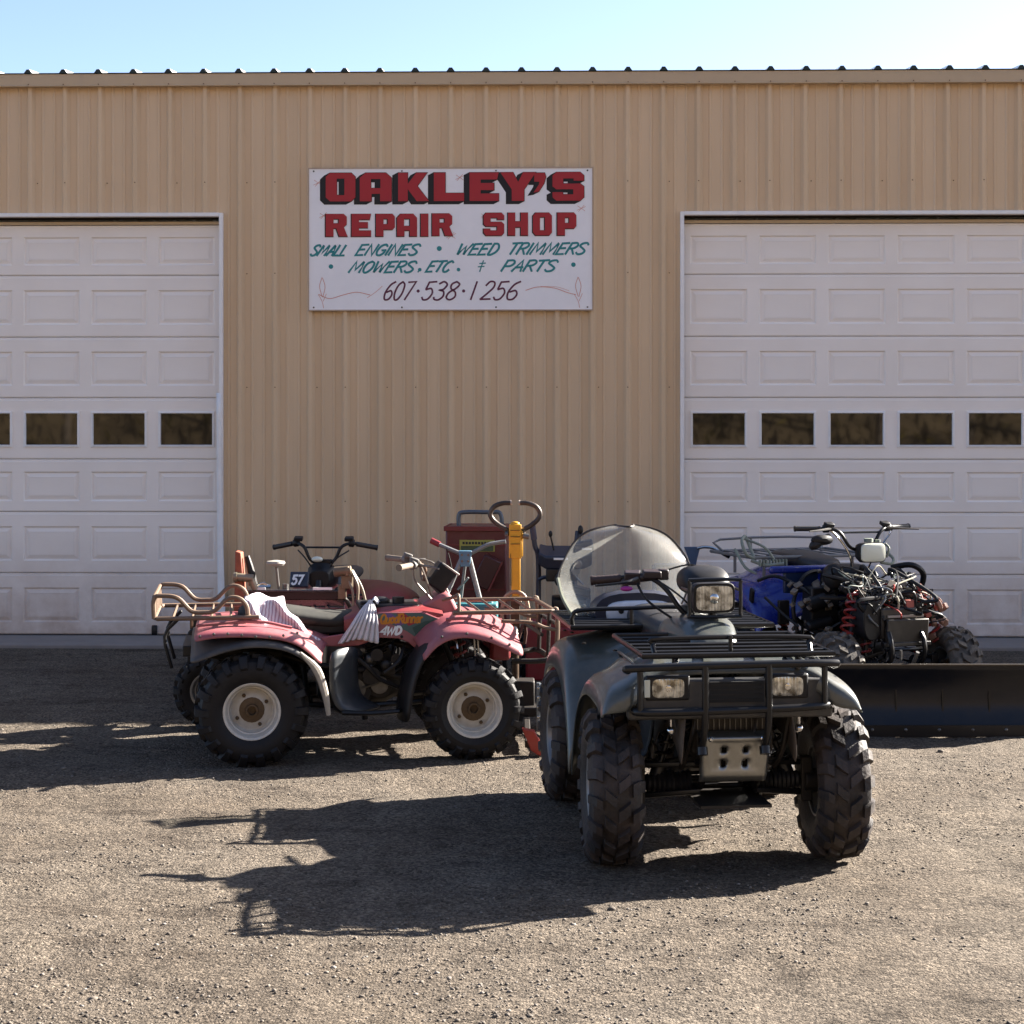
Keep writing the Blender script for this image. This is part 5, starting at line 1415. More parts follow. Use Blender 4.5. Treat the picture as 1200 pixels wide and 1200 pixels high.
    # engine bits that catch light
    mb = MB(); mb.cyl((.08,-.27,.56),(.08,-.22,.56),.035,16); mb.cyl((.19,-.24,.53),(.19,-.20,.53),.03,14); mb.ball((.13,-.26,.50),(.03,.02,.03)); mb.cyl((.05,-.25,.44),(.05,-.21,.44),.05,18); mb.box((.15,-.22,.47),(.07,.03,.05)); mb.build('engine_cover', grime, a)
    mb = MB(); mb.tube([(-.10,-.24,.60),(.02,-.27,.50),(.10,-.25,.42),(.22,-.22,.36)], .012, 6, 5); mb.tube([(.24,-.2,.60),(.20,-.26,.52),(.12,-.27,.46)], .010, 6, 5); stuff(mb.build('hose', blackp, a))
    mb = MB(); mb.box((-.94,0,.60),(.12,.5,.06)); mb.tube([(-1.06,-.2,.50),(-1.10,-.2,.68),(-1.02,-.2,.78)], .012, 6, 3); mb.tube([(-1.06,.2,.50),(-1.10,.2,.68),(-1.02,.2,.78)], .012, 6, 3); mb.build('rear_carrier', blackp, a, bevel=.01)
    return a
pink_atv()

# cloths
stripe = bpy.data.materials.new('striped white cloth'); stripe.use_nodes = True
n_ = stripe.node_tree.nodes; l_ = stripe.node_tree.links
tc_ = n_.new('ShaderNodeTexCoord'); w_ = n_.new('ShaderNodeTexWave'); w_.inputs['Scale'].default_value = 17; w_.inputs['Distortion'].default_value = 2.5
l_.new(tc_.outputs['Object'], w_.inputs['Vector']); r_ = n_.new('ShaderNodeValToRGB')
r_.color_ramp.elements[0].color = (.34,.24,.28,1); r_.color_ramp.elements[0].position = .2; r_.color_ramp.elements[1].color = (.58,.54,.56,1); r_.color_ramp.elements[1].position = .5
l_.new(w_.outputs[0], r_.inputs[0]); l_.new(r_.outputs[0], n_['Principled BSDF'].inputs['Base Color']); n_['Principled BSDF'].inputs['Roughness'].default_value = .85
ATVM = Matrix.Translation((-.883,9.89,0)) @ Matrix.Rotation(R(9),4,'Z')
rj = random.Random(2)
G = []
for i in range(13):
    t = i/12; row = []
    for j in range(21):
        u = j/20   # from far side to near side and down
        if u < .5: y = .16-.34*u/.5; z = .868
        else: y = -.18-.10*(u-.5)/.5-.02*math.sin(t*9); z = .868-.165*(u-.5)/.5*(1.0+.25*t)
        x = -.66+.23*t+(.20*(max(0,u-.5)/.5)**1.2)*(.4+.6*t)
        z += .012*math.sin(x*40+u*5)-.055*max(0,t-.55)+.006*rj.random()
        if u > .5: y -= .012*math.sin(t*16)+.006*math.sin(t*31+2)
        row.append(ATVM @ Vector((x,y,z)))
    G.append(row)
mb = MB(); mb.grid(G); o = mb.build('cloth', stripe, None, sub=1, solid=.003)
tag(o, 'striped white cloth draped over the rear of the torn seat of the pink quad bike', 'cloth')
G = []
for i in range(9):
    v = i/8; row = []
    for j in range(31):
        u = j/30-.5
        w = .03+.115*v**.8
        x = .045-.075*v+u*2*w*.8; z = .855-.215*v+.012*math.cos(u*6)
        y = -.215-.075*min(1, v*2.2)-.016*math.sin(u*44)*(.5+.5*v)-.008*math.sin(u*91+v)
        row.append(ATVM @ Vector((x,y,z)))
    G.append(row)
mb = MB(); mb.grid(G)
G2 = [[p+Vector((.02,.10*k,.0+.02*math.sin(k*2))) for p in G[0]] for k in range(0,3)]
mb.grid(G2); o = mb.build('cloth', whitec, None, sub=1, solid=.003)
tag(o, 'pleated white cloth hanging between the seat and side panel of the pink quad bike', 'cloth')

# ================================================================== blue ATV with plough
def blue_atv():
    a = empty('quad_bike', (2.25, 11.54, 0), R(-71))
    tag(a, 'blue quad bike stripped of its front bodywork with a wide snow plough blade', 'quad bike', 'quad bikes parked in front of the shop')
    chassis(a, 1.24, .275, .31, .41, .43, mat('red coil spring',(.42,.03,.03),.4,dust=.2), cables=20, seed=15)
    for s in (-1,1):
        make_wheel(a, (.62,.43*s,.275), .278, .21, .15, s, R(-6), mat('dusty tyre rubber',(.05,.045,.04),.7,var=.4,bump=.4,dust=.8,dustcol=(.30,.25,.20)), rims, 17, 'b')
        make_wheel(a, (-.62,.44*s,.31), .315, .25, .15, s, 0, rubber, rims, 17, 'c')
    po = [(-.20,.50),(-.23,.60),(-.33,.71),(-.50,.78),(-.72,.80),(-.92,.77),(-1.02,.70),(-1.05,.62)]
    pi = [(-.08,.60),(-.14,.76),(-.28,.85),(-.5,.88),(-.7,.88),(-.9,.86),(-1.0,.80),(-1.04,.70)]
    fender('rear_fender', a, po, pi, [(0,0,0),(.18,0,0),(.27,.4,-.01),(.36,1,-.01),(.46,1,.0),(.52,1,.02),(.55,1,.07),(.555,1,.13)], bluep)
    mb = MB(); mb.loft([sring(x,0,z,hw,hh,16,3) for x,z,hw,hh in ((-.16,.80,.10,.06),(-.10,.82,.15,.10),(.05,.84,.16,.10),(.20,.83,.13,.09),(.26,.82,.07,.05))]); mb.build('fuel_tank', blackp, a, sub=1)
    mb = MB(); mb.loft([sring(x,.17,z,hw,hh,16,2.4) for x,z,hw,hh in ((-.20,.76,.05,.05),(-.12,.79,.11,.12),(.02,.80,.12,.13),(.12,.76,.09,.10),(.16,.74,.04,.04))]); mb.build('side_cover', mat('pale blue white plastic',(.42,.47,.58),.4,var=.25,scale=7,dust=.4), a, sub=1)
    mb = MB(); mb.box((-.14,-.26,.80),(.03,.26,.15)); mb.build('rear_panel', mat('dark blue plastic',(.01,.03,.10),.35), a, bevel=.01)
    mb = MB(); mb.box((.02,-.20,.66),(.14,.20,.24)); mb.cyl((.10,-.20,.70),(.10,-.34,.66),.05,14); mb.cyl((.10,-.16,.56),(.10,-.34,.52),.035,14); mb.box((.12,-.12,.80),(.10,.12,.10),(.3,.2,.1)); mb.build('air_box', blackp, a, bevel=.012)
    mb = MB(); mb.loft([sring(x,-.20,.86,hw,hh,14,2.2) for x,hw,hh in ((.12,.04,.03),(.16,.07,.09),(.24,.07,.10),(.30,.03,.05))]); mb.build('intake_boot', blackp, a, sub=1)
    mb = MB(); mb.box((-.13,-.25,.885),(.04,.5,.05)); mb.build('body_panel', bluep, a, bevel=.015)
    seat_loft(a, [(-.9,.90,.14,.03),(-.84,.93,.17,.05),(-.5,.92,.16,.05),(-.25,.90,.13,.05),(-.2,.89,.08,.03)], vinyl)
    r1 = rack('rear_rack', a, -1.10, -.42, .47, .945, greyt, 7, .0115, flat=True, along='x')
    mb = MB(); mb.tube([(-1.05,-.40,.95),(-1.09,-.40,1.03),(-1.09,.40,1.03),(-1.05,.40,.95)], .009, 8, 3); mb.tube([(-1.09,-.15,.95),(-1.09,-.15,1.03)], .008, 6); mb.build('rack_hoop', greyt, r1)
    for s in (-1,1):
        mb = MB(); mb.tube([(-.5,.35*s,.945),(-.5,.35*s,.80)], .011, 6); mb.tube([(-.95,.35*s,.945),(-.95,.35*s,.80)], .011, 6); mb.build('rack_leg', greyt, r1)
    gc = mat('pale green frame paint',(.30,.36,.30),.5,var=.4,scale=20,dust=.4)
    mb = MB()
    mb.tube([(-.42,-.47,.94),(-.38,-.55,.98),(-.42,-.56,1.06),(-.50,-.50,1.09),(-.58,-.44,1.06),(-.55,-.42,.98),(-.46,-.44,.93)], .012, 8, 5)
    mb.tube([(-.40,-.50,.93),(-.34,-.42,.90),(-.30,-.30,.91)], .012, 8, 4); mb.tube([(-.55,-.55,1.0),(-.45,-.52,.88),(-.38,-.47,.84)], .010, 8, 4); mb.tube([(-.50,-.52,1.08),(-.40,-.40,1.02),(-.36,-.34,.93)], .009, 8, 4)
    for k in range(9): mb.box((-.345,-.46+.025*k,.915),(.02,.012,.045))
    mb.build('rack_extension', gc, a)
    # steering, headlight
    hb = handlebar(a, (.20,0,1.045), .42, .13, .10, blackm, vinyl, 0.0, 'alloy')
    mb = MB(); mb.tube([(.12,-.30,1.17),(.17,-.20,1.16),(.22,-.10,1.02),(.20,-.06,.9)], .007, 6, 5); mb.tube([(.12,.30,1.17),(.19,.22,1.12),(.22,.10,1.0),(.25,0,.85)], .006, 6, 5); mb.build('brake_hose', chrome, hb)
    mb = MB(); mb.loft([sring(x,-.30,1.105,hw,hh,14,2.2) for x,hw,hh in ((.20,.03,.015),(.22,.08,.035),(.24,.075,.033),(.26,.03,.012))]); mb.build('hand_guard', blackp, hb, rot=(0,0,0))
    mb = MB(); mb.tube([(.22,-.24,1.13),(.22,-.35,1.075),(.21,-.38,1.05)], [.02,.035,.015], 8, 3); mb.build('hand_guard', blackp, hb)
    h = MB(); h.loft([sring(.20,.03,1.02,.07,.055,20,4), sring(.28,.03,1.02,.098,.068,20,5), sring(.315,.03,1.02,.096,.066,20,5)]); hl = h.build('headlight', blackp, a)
    h = MB(); h.loft([sring(.314,.03,1.02,.092,.062,20,5), sring(.325,.03,1.02,.088,.058,20,5), sring(.333,.03,1.02,.06,.04,20,4)]); h.build('lens', cream, hl)
    h = MB(); h.cyl((.24,.04,1.08),(.24,.04,1.11),.03,12); h.cyl((.24,.11,1.08),(.24,.11,1.10),.018,10); h.tube([(.25,.17,.98),(.25,.19,1.04),(.22,.18,1.07)],.008,6,4); h.tube([(.26,.12,.95),(.26,.20,.94),(.22,.24,.97),(.14,.22,1.02)],.010,6,5); h.build('lamp_bracket', gc, hl)
    # airbox, battery and wiring loom on the bare front
    mb = MB(); mb.box((.62,-.02,.60),(.20,.26,.20)); mb.build('battery_box', mat('brown black plastic',(.02,.015,.012),.4,var=.3,dust=.15), a, bevel=.012)
    mb = MB(); mb.loft([sring(x,-.20,.62,.07,.13,16,2.4) for x in (.55,.60,.68,.70)]); mb.build('oil_tank', blackp, a, bevel=.008)
    mb = MB(); mb.box((.60,.16,.60),(.10,.09,.26)); mb.cyl((.60,-.20,.75),(.60,-.20,.78),.03,12); mb.build('air_duct', blackp, a, bevel=.02)
    mb = MB(); mb.tube([(.1,.30,.90),(.20,.40,.92),(.18,.50,.84),(.10,.48,.66)], .020, 8, 5); mb.build('hose', blackp, a)
    rr_ = random.Random(5)
    for (m_, cnt, nm) in ((blackp, 44, 'cable'), (beigecable, 6, 'cable'), (redcable, 3, 'cable'), (greyt, 8, 'cable'), (gc, 5, 'cable')):
        mb = MB()
        for k in range(cnt):
            p0 = Vector((rr_.uniform(.22,.50), rr_.uniform(-.24,.26), rr_.uniform(.70,.90))); p3 = Vector((rr_.uniform(.45,.72), rr_.uniform(-.28,.30), rr_.uniform(.58,.74)))
            p1 = p0+Vector((rr_.uniform(0,.14), rr_.uniform(-.12,.12), rr_.uniform(-.06,.06))); p2 = p3+Vector((rr_.uniform(-.05,.1), rr_.uniform(-.1,.1), rr_.uniform(.02,.12)))
            mb.tube([p0,p1,p2,p3], rr_.choice((.004,.006,.009,.013)) if m_ is blackp else rr_.choice((.003,.005,.006)), 6, 5)
        stuff(mb.build(nm, m_, a))
    mb = MB()
    for k in range(22):
        p = Vector((rr_.uniform(.40,.68), rr_.uniform(-.26,.32), rr_.uniform(.66,.84))); mb.box(p, (rr_.uniform(.02,.06),rr_.uniform(.02,.06),rr_.uniform(.015,.05)), (rr_.random(),rr_.random(),rr_.random()))
    stuff(mb.build('connector', mat('assorted worn connector',(.20,.16,.12),.5,var=.9,scale=25), a, bevel=.003))
    mb = MB()
    for k in range(9):
        p = Vector((rr_.uniform(.45,.66), rr_.uniform(.12,.34), rr_.uniform(.62,.82))); mb.box(p, (.05,.04,.03), (rr_.random(),rr_.random(),rr_.random()))
    mb.box((.70,.06,.72),(.03,.06,.05)); stuff(mb.build('red_connector', mat('salmon red plastic',(.55,.11,.08),.5,var=.4,scale=30,dust=.3), a, bevel=.004))
    mb = MB(); mb.tube([(.66,-.14,.70),(.70,-.11,.78),(.72,-.04,.77),(.71,-.03,.68),(.66,-.09,.63)], .007, 6, 6); mb.build('loop_hose', beigecable, a)
    mb = MB()
    for k in range(16):
        p_ = Vector((rr_.uniform(.50,.66), rr_.uniform(.26,.42), rr_.uniform(.46,.76))); mb.box(p_, (.04,.03,.05), (rr_.random(),rr_.random(),rr_.random()))
    stuff(mb.build('loose_bracket', mat('pinkish dusty metal',(.42,.20,.15),.6,var=.6,scale=30,dust=.5,dustcol=(.45,.40,.30)), a, bevel=.004))
    mb = MB(); spring(mb, (.60,.36,.44), (.54,.22,.80), .040, 7, .009); mb.build('outer_spring', mat('red coil spring',(.42,.03,.03)), a)
    mb = MB(); spring(mb, (.60,-.36,.44), (.54,-.24,.78), .040, 7, .009); mb.build('outer_spring', mat('red coil spring',(.42,.03,.03)), a)
    mb = MB(); mb.box((.74,.02,.55),(.03,.30,.16),(0,.1,0)); mb.box((.73,.02,.47),(.05,.34,.03)); mb.build('front_plate', mat('brown black plastic',(.02,.015,.012)), a, bevel=.006)
    mb = MB(); mb.box((.70,.02,.645),(.06,.26,.014)); mb.build('battery_strap', mat('pale scraped metal',(.5,.42,.36),.5), a)
    mb = MB()
    for k in range(26):
        p_ = Vector((rr_.uniform(-.05,.22), rr_.uniform(-.40,-.14), rr_.uniform(.50,.88))); mb.box(p_, (rr_.uniform(.02,.05),rr_.uniform(.02,.06),rr_.uniform(.01,.04)), (rr_.random(),rr_.random(),rr_.random()))
    stuff(mb.build('loose_bracket', mat('assorted worn connector',(.20,.16,.12)), a, bevel=.003))
    mb = MB(); mb.tube([(-.30,-.50,.80),(-.16,-.44,.84),(-.02,-.34,.78),(.10,-.26,.70)], .012, 8, 5); mb.tube([(-.16,-.52,.70),(-.08,-.46,.62),(.05,-.38,.52)], .010, 8, 5); mb.tube([(-.14,-.10,.88),(-.06,-.28,.84),(-.02,-.38,.66),(.0,-.36,.48)], .014, 8, 5); mb.build('hose', blackp, a)
    mb = MB(); mb.box((-.30,-.545,.70),(.05,.02,.10),(.1,.4,0)); mb.box((-.12,-.40,.60),(.03,.08,.16)); mb.build('inner_guard', blackp, a, bevel=.006)
    # plough
    pl = empty('snow_plough', (1.314,-.241,0), R(71), a)
    G = []; hw = .80
    for k in range(13):
        t = k/12; zz = .025+.40*t; yy = -.02+.09*math.sin(PI*t*.95)-.03*t
        G.append([(-hw+2*hw*i/16, yy+.001*math.sin(i*3.1+k), zz) for i in range(17)])
    mb = MB(); mb.grid(G); bl = mb.build('blade', bladem, pl, solid=.006)
    mb = MB(); mb.box((0,G[-1][0][1]+.012,.428),(2*hw,.035,.008)); mb.build('blade_lip', mat('worn blade edge',(.10,.085,.07),.35,metal=.6,var=.4,scale=20), bl)
    mb = MB(); mb.box((0,-.025,.032),(2*hw-.01,.012,.07)); mb.build('wear_bar', mat('bare scraped steel',(.03,.03,.035),.35,metal=.6,var=.4), bl)
    for k in range(6):
        mb = MB(); x = -.7+.28*k; extr(mb, [(0,.03),(.10,.05),(.12,.38),(.03,.42)], -.004, .004); mb.build('blade_rib', blackm, bl, loc=(x,.03,0), rot=(0,0,PI/2))
    mb = MB()
    for k in range(8): mb.lathe([(.010,0),(.010,-.004),(.005,-.008)], (-.7+.2*k,-.032,.04), 'y', 8)
    stuff(mb.build('blade_bolt', alloy, bl))
    mb = MB()
    for s in (-1,1): mb.tube([(.1*s,.08,.22),(-.05+.16*s,.55,.24),(-.25+.18*s,1.1,.26)], .022, 8)
    mb.tube([(-.28,.12,.30),(.28,.12,.30)], .022, 8); mb.box((0,.16,.22),(.30,.20,.05)); mb.build('push_frame', blackm, pl)
    mb = MB(); mb.tube([(-.06,.14,.30),(-.03,.02,.46),(-.02,.0,.50)], .012, 8); mb.tube([(-.10,.10,.44),(-.10,.09,.50)], .008, 8); mb.build('lift_shackle', alloy, pl)
    return a
blue_atv()
# ================================================================== machines behind the quad bikes (local: x right, y away, z up)
def red_quad():
    # faces the yard, turned towards the left
    a = empty('quad_bike', (-1.27, 12.0, 0), R(-97))
    tag(a, 'red quad bike with black seat, number plate and wide handlebar behind the log splitter', 'quad bike', 'quad bikes parked in front of the shop')
    chassis(a, 1.15, .27, .27, .40, .42, blackm, cables=8, seed=21)
    for s in (-1,1):
        make_wheel(a, (.58,.42*s,.272), .278, .18, .13, s, R(5), rubber, rims, 17, 'r')
        make_wheel(a, (-.56,.44*s,.268), .275, .25, .12, s, 0, rubber, rims, 17, 't')
    po = [(.20,.60),(.28,.68),(.42,.73),(.60,.74),(.78,.70),(.92,.64)]; pi = [(.10,.70),(.2,.78),(.38,.80),(.58,.78),(.76,.72),(.90,.66)]
    fender('front_fender', a, po, pi, [(0,0,0),(.12,0,0),(.22,.6,-.01),(.36,1,0),(.46,1,.03),(.48,1,.08)], darkred)
    po = [(-.14,.58),(-.24,.70),(-.40,.77),(-.60,.79),(-.78,.77),(-.90,.74)]; pi = [(-.10,.66),(-.20,.74),(-.38,.76),(-.58,.78),(-.76,.80),(-.90,.80)]
    fender('rear_fender', a, po, pi, [(0,0,0),(.14,0,0),(.24,.7,-.03),(.36,1,-.01),(.46,1,.04),(.48,1,.09)], darkred)
    mb = MB(); mb.loft([sring(x,0,z,hw,hh,16,2.6) for x,z,hw,hh in ((-.10,.72,.09,.05),(.0,.76,.13,.09),(.18,.78,.14,.10),(.30,.78,.10,.08),(.36,.77,.05,.04))]); mb.build('fuel_tank', darkred, a, sub=1)
    seat_loft(a, [(-.78,.82,.10,.02),(-.72,.83,.13,.05),(-.5,.815,.14,.055),(-.2,.79,.135,.055),(-.05,.77,.10,.04)], mat('charcoal seat vinyl',(.035,.042,.055),.5,var=.2,dust=.15))
    handlebar(a, (.26,0,.925), .35, .12, .10, blackm, vinyl, 0.05, False, .03)
    mb = MB(); mb.box((.40,-.13,.81),(.02,.13,.11),(0,-.35,0)); pl = mb.build('number_plate', navy, a, bevel=.008)
    mb = MB(); stroke_text(mb, '57', -.175, .782, .058, .1, .014, lambda x,z,y: (.4265-.364*(z-.80)-y, x, z), total=.07); mb.build('painted_number', whitem, pl, smooth=False)
    mb = MB(); mb.loft([sring(x,0,z,hw,hh,14,3) for x,z,hw,hh in ((.16,.80,.06,.05),(.20,.82,.10,.08),(.30,.83,.10,.09),(.37,.81,.07,.06))]); mb.tube([(.30,0,.80),(.27,0,.94)], .020, 8); mb.box((.27,0,.925),(.05,.12,.03)); mb.tube([(.24,-.18,1.0),(.32,-.10,.94),(.30,-.04,.84)], .006, 6, 5); mb.tube([(.24,.18,1.0),(.32,.10,.94),(.30,.04,.84)], .006, 6, 5); mb.build('steering_cover', blackp, a, bevel=.004)
    mb = MB(); mb.ball((.34,-.02,.945),(.03,.040,.02)); mb.build('gauge', cream, a)
    mb = MB(); mb.tube([(.86,-.2,.62),(1.0,-.14,.60),(1.02,.14,.60),(.86,.2,.62)], .014, 8, 3); mb.tube([(1.0,-.12,.60),(.96,-.12,.42)], .012, 8); mb.tube([(1.0,.12,.60),(.96,.12,.42)], .012, 8); mb.build('bumper', blackm, a)
red_quad()
for o_ in bpy.data.objects:
    if o_.parent and o_.parent.get('label','').startswith('red quad bike'):
        n0 = o_.name.split('.')[0]
        if n0 in ('rear_fender','fuel_tank','front_fender'): o_.location = (0,0,-.10)
        if n0 == 'seat': o_.location = (0,-.04,-.045)

def log_splitter():
    a = empty('log_splitter', (-1.36, 10.68, 0)); tag(a, 'black log splitter with an upright rusty orange wedge behind the pink quad bike', 'log splitter')
    s_ = a
    mb = MB()
    mb.box((.0,0,.825),(.62,.10,.014)); mb.box((.0,0,.72),(.62,.10,.014)); mb.box((.0,0,.77),(.62,.014,.10)); mb.build('beam', mat('blue black paint',(.010,.014,.030),.25,var=.3,dust=.12,coat=.5), a, bevel=.003)
    mb = MB(); mb.box((.0,-.03,.80),(.60,.02,.06)); mb.build('beam_cover', blackm, a, bevel=.006)
    mb = MB()
    for k, c_ in enumerate(range(6)): mb.cyl((-.22+.085*k,-.055,.725),(-.22+.085*k,-.048,.725),.010,10)
    stuff(mb.build('beam_bolt', alloy, a))
    mb = MB(); extr(mb, [(-.375,.62),(-.30,.62),(-.315,.90),(-.328,1.065),(-.365,1.075),(-.368,.90)], -.05, .05); mb.build('wedge', orange, a, bevel=.006)
    mb = MB(); mb.tube([(-.26,0,.86),(-.275,0,.95),(-.30,0,1.04)], [.030,.024,.018], 8, 3); mb.build('control_lever', blackp, a)
    mb = MB(); mb.cyl((-.35,-.06,.915),(-.25,-.06,.905),.026,14); mb.cyl((-.27,-.06,.91),(-.24,-.05,.84),.022,12); mb.cyl((-.37,-.06,.915),(-.35,-.06,.915),.032,14); mb.build('hydraulic_fitting', mat('brassy metal',(.42,.35,.25),.4,metal=.6,var=.3,dust=.4), a)
    mb = MB(); mb.cyl((-.10,0,.835),(-.115,0,.985),.009,10); mb.cyl((-.06,.02,.83),(-.06,.02,.865),.02,10); st = mb.build('dipstick', alloy, a)
    mb = MB(); mb.lathe([(.012,-.02),(.05,-.012),(.060,.002),(.055,.014),(.02,.020)], (-.118,0,.995), 'z', 18); mb.build('round_cap', mat('aged white cap',(.45,.43,.38),.5,dust=.3), st)
    for c_, w_ in ((-.20,.05),(.18,.12)):
        mb = MB(); mb.box((c_,-.052,.842),(w_,.006,.016)); mb.build('white_decal', whitem, a)
    mb = MB(); mb.cyl((-.23,-.0,.85),(-.15,0,.85),.012,8); mb.tube([(-.25,0,.84),(-.2,0,.87),(-.16,0,.85)],.008,6,3); mb.build('latch', chrome, a)
    # valve block with hoses at the right end
    v = MB(); v.box((.33,-.02,.90),(.07,.08,.12)); v.cyl((.25,-.05,.945),(.36,-.05,.955),.032,14); v.cyl((.33,-.06,.98),(.34,-.06,.92),.02,10); v.box((.30,-.03,.82),(.05,.05,.09)); v.build('valve_block', mat('tan greasy metal',(.24,.18,.12),.45,metal=.5,var=.5,scale=30), a, bevel=.006)
    v = MB(); v.tube([(.36,-.05,.95),(.40,-.06,.86),(.40,-.05,.76),(.43,-.03,.68)], .010, 8, 5); v.tube([(.34,-.05,.90),(.37,-.07,.82),(.37,-.05,.72)], .008, 8, 5); v.tube([(.36,0,.95),(.42,.0,.84),(.45,0,.72),(.47,0,.66)], .009, 8, 5); v.build('hose', mat('tan hose',(.30,.24,.17),.5,var=.3), a)
    v = MB(); v.tube([(.26,0,.84),(.33,-.03,.76),(.36,-.02,.70)], .014, 8, 4); v.box((.42,0,.69),(.05,.04,.07)); v.build('linkage', grime, a)
    # frame, legs, wheels, engine
    mb = MB(); mb.tube([(.0,0,.72),(.0,0,.40)], .03, 8); mb.tube([(-.45,0,.38),(.45,0,.38)], .03, 8); mb.tube([(-.3,0,.70),(-.45,0,.38)], .02, 8); mb.tube([(.3,0,.70),(.40,0,.38)], .02, 8)
    mb.tube([(-.45,-.12,.24),(-.45,.30,.24)], .02, 8); mb.tube([(-.45,0,.38),(-.45,0,.24)], .02, 8); mb.tube([(.42,0,.38),(.44,0,.02)], .02, 8); mb.build('frame', blackm, a)
    for y in (-.16, .32): make_wheel(a, (-.50,y,.225), .225, .12, .11, -1 if y < 0 else 1, 0, rubber, rims, 16, 'u')
    mb = MB(); mb.box((-.56,.05,.47),(.20,.24,.20)); mb.cyl((-.56,-.09,.47),(-.56,.18,.47),.09,16); mb.box((-.58,.05,.62),(.14,.18,.08)); mb.cyl((-.62,-.1,.56),(-.62,.1,.56),.035,12); mb.build('engine', grime, a, bevel=.01)
log_splitter()

def chipper():
    a = empty('hopper_machine', (-.265, 12.60, 0), R(-4)); tag(a, 'tall dark red steel hopper machine with yellow label standing against the wall', 'machine')
    mb = MB(); w = .225
    mb.add([(-w,0,.28),(w,0,.28),(w,.34,.28),(-w,.34,.28),(-w,-.02,1.115),(w,-.02,1.115),(w,.36,1.115),(-w,.36,1.115)], [(3,2,1,0),(0,1,5,4),(1,2,6,5),(2,3,7,6),(3,0,4,7),(4,5,6,7)])
    b = mb.build('housing', redpaint, a, bevel=.012)
    mb = MB(); 
    for c_, d in (((0,-.028,1.10),(2*w+.02,.016,.035)),((0,.368,1.10),(2*w+.02,.016,.035)),((-w-.006,.17,1.10),(.014,.40,.035)),((w+.006,.17,1.10),(.014,.40,.035))): mb.box(c_, d)
    mb.build('hopper_rim', mat('faded red edge',(.26,.03,.03),.5,var=.2), b, bevel=.003)
    mb = MB(); mb.box((0,-.014,.65),(2*w-.005,.010,.012)); mb.box((0,-.018,.98),(2*w-.01,.010,.012)); mb.build('weld_seam', mat('faded red edge',(.26,.03,.03)), b)
    mb = MB(); mb.box((.01,-.024,.975),(.26,.006,.085)); lb = mb.build('warning_label', mat('yellow label',(.55,.50,.10),.5,var=.2), b)
    mb = MB(); mb.box((.01,-.0285,.955),(.24,.002,.038)); mb.build('label_print', mat('green label print',(.08,.12,.05),.5,var=.9,scale=60), lb)
    mb = MB()
    for k in range(9): mb.box((-.09+.023*k,-.0285,.995),(.016,.002,.018))
    stuff(mb.build('label_mark', mat('dark print',(.03,.03,.03)), lb))
    mb = MB(); extr(mb, [(.08,.92),(.20,.86),(.10,.66),(-.02,.72)], -.18, -.02); mb.build('chute', mat('very dark red',(.07,.006,.010),.4,var=.2), b, bevel=.006)
    mb = MB(); mb.box((.155,-.185,.76),(.012,.012,.235),(0,.45,0)); mb.build('chute_edge', mat('faded red edge',(.26,.03,.03)), b)
    mb = MB(); mb.tube([(-.14,.12,1.10),(-.14,.12,1.19),(-.10,.12,1.215),(.10,.12,1.215),(.16,.12,1.215),(.18,.12,1.17),(.18,.12,1.10)], .016, 10, 4); mb.build('handle', mat('blue grey tube',(.14,.17,.21),.35,metal=.3,var=.2), a)
    mb = MB(); mb.box((0,.17,.26),(.50,.42,.04)); mb.tube([(-.2,.0,.25),(-.22,-.02,.0)],.02,8); mb.tube([(.2,.0,.25),(.22,-.02,.0)],.02,8); mb.build('stand', blackm, a)
    for x in (-.30,.30): make_wheel(a, (x,.25,.17), .17, .09, .08, 1 if x > 0 else -1, R(90), rubber, rims, 14, 'v')
chipper()

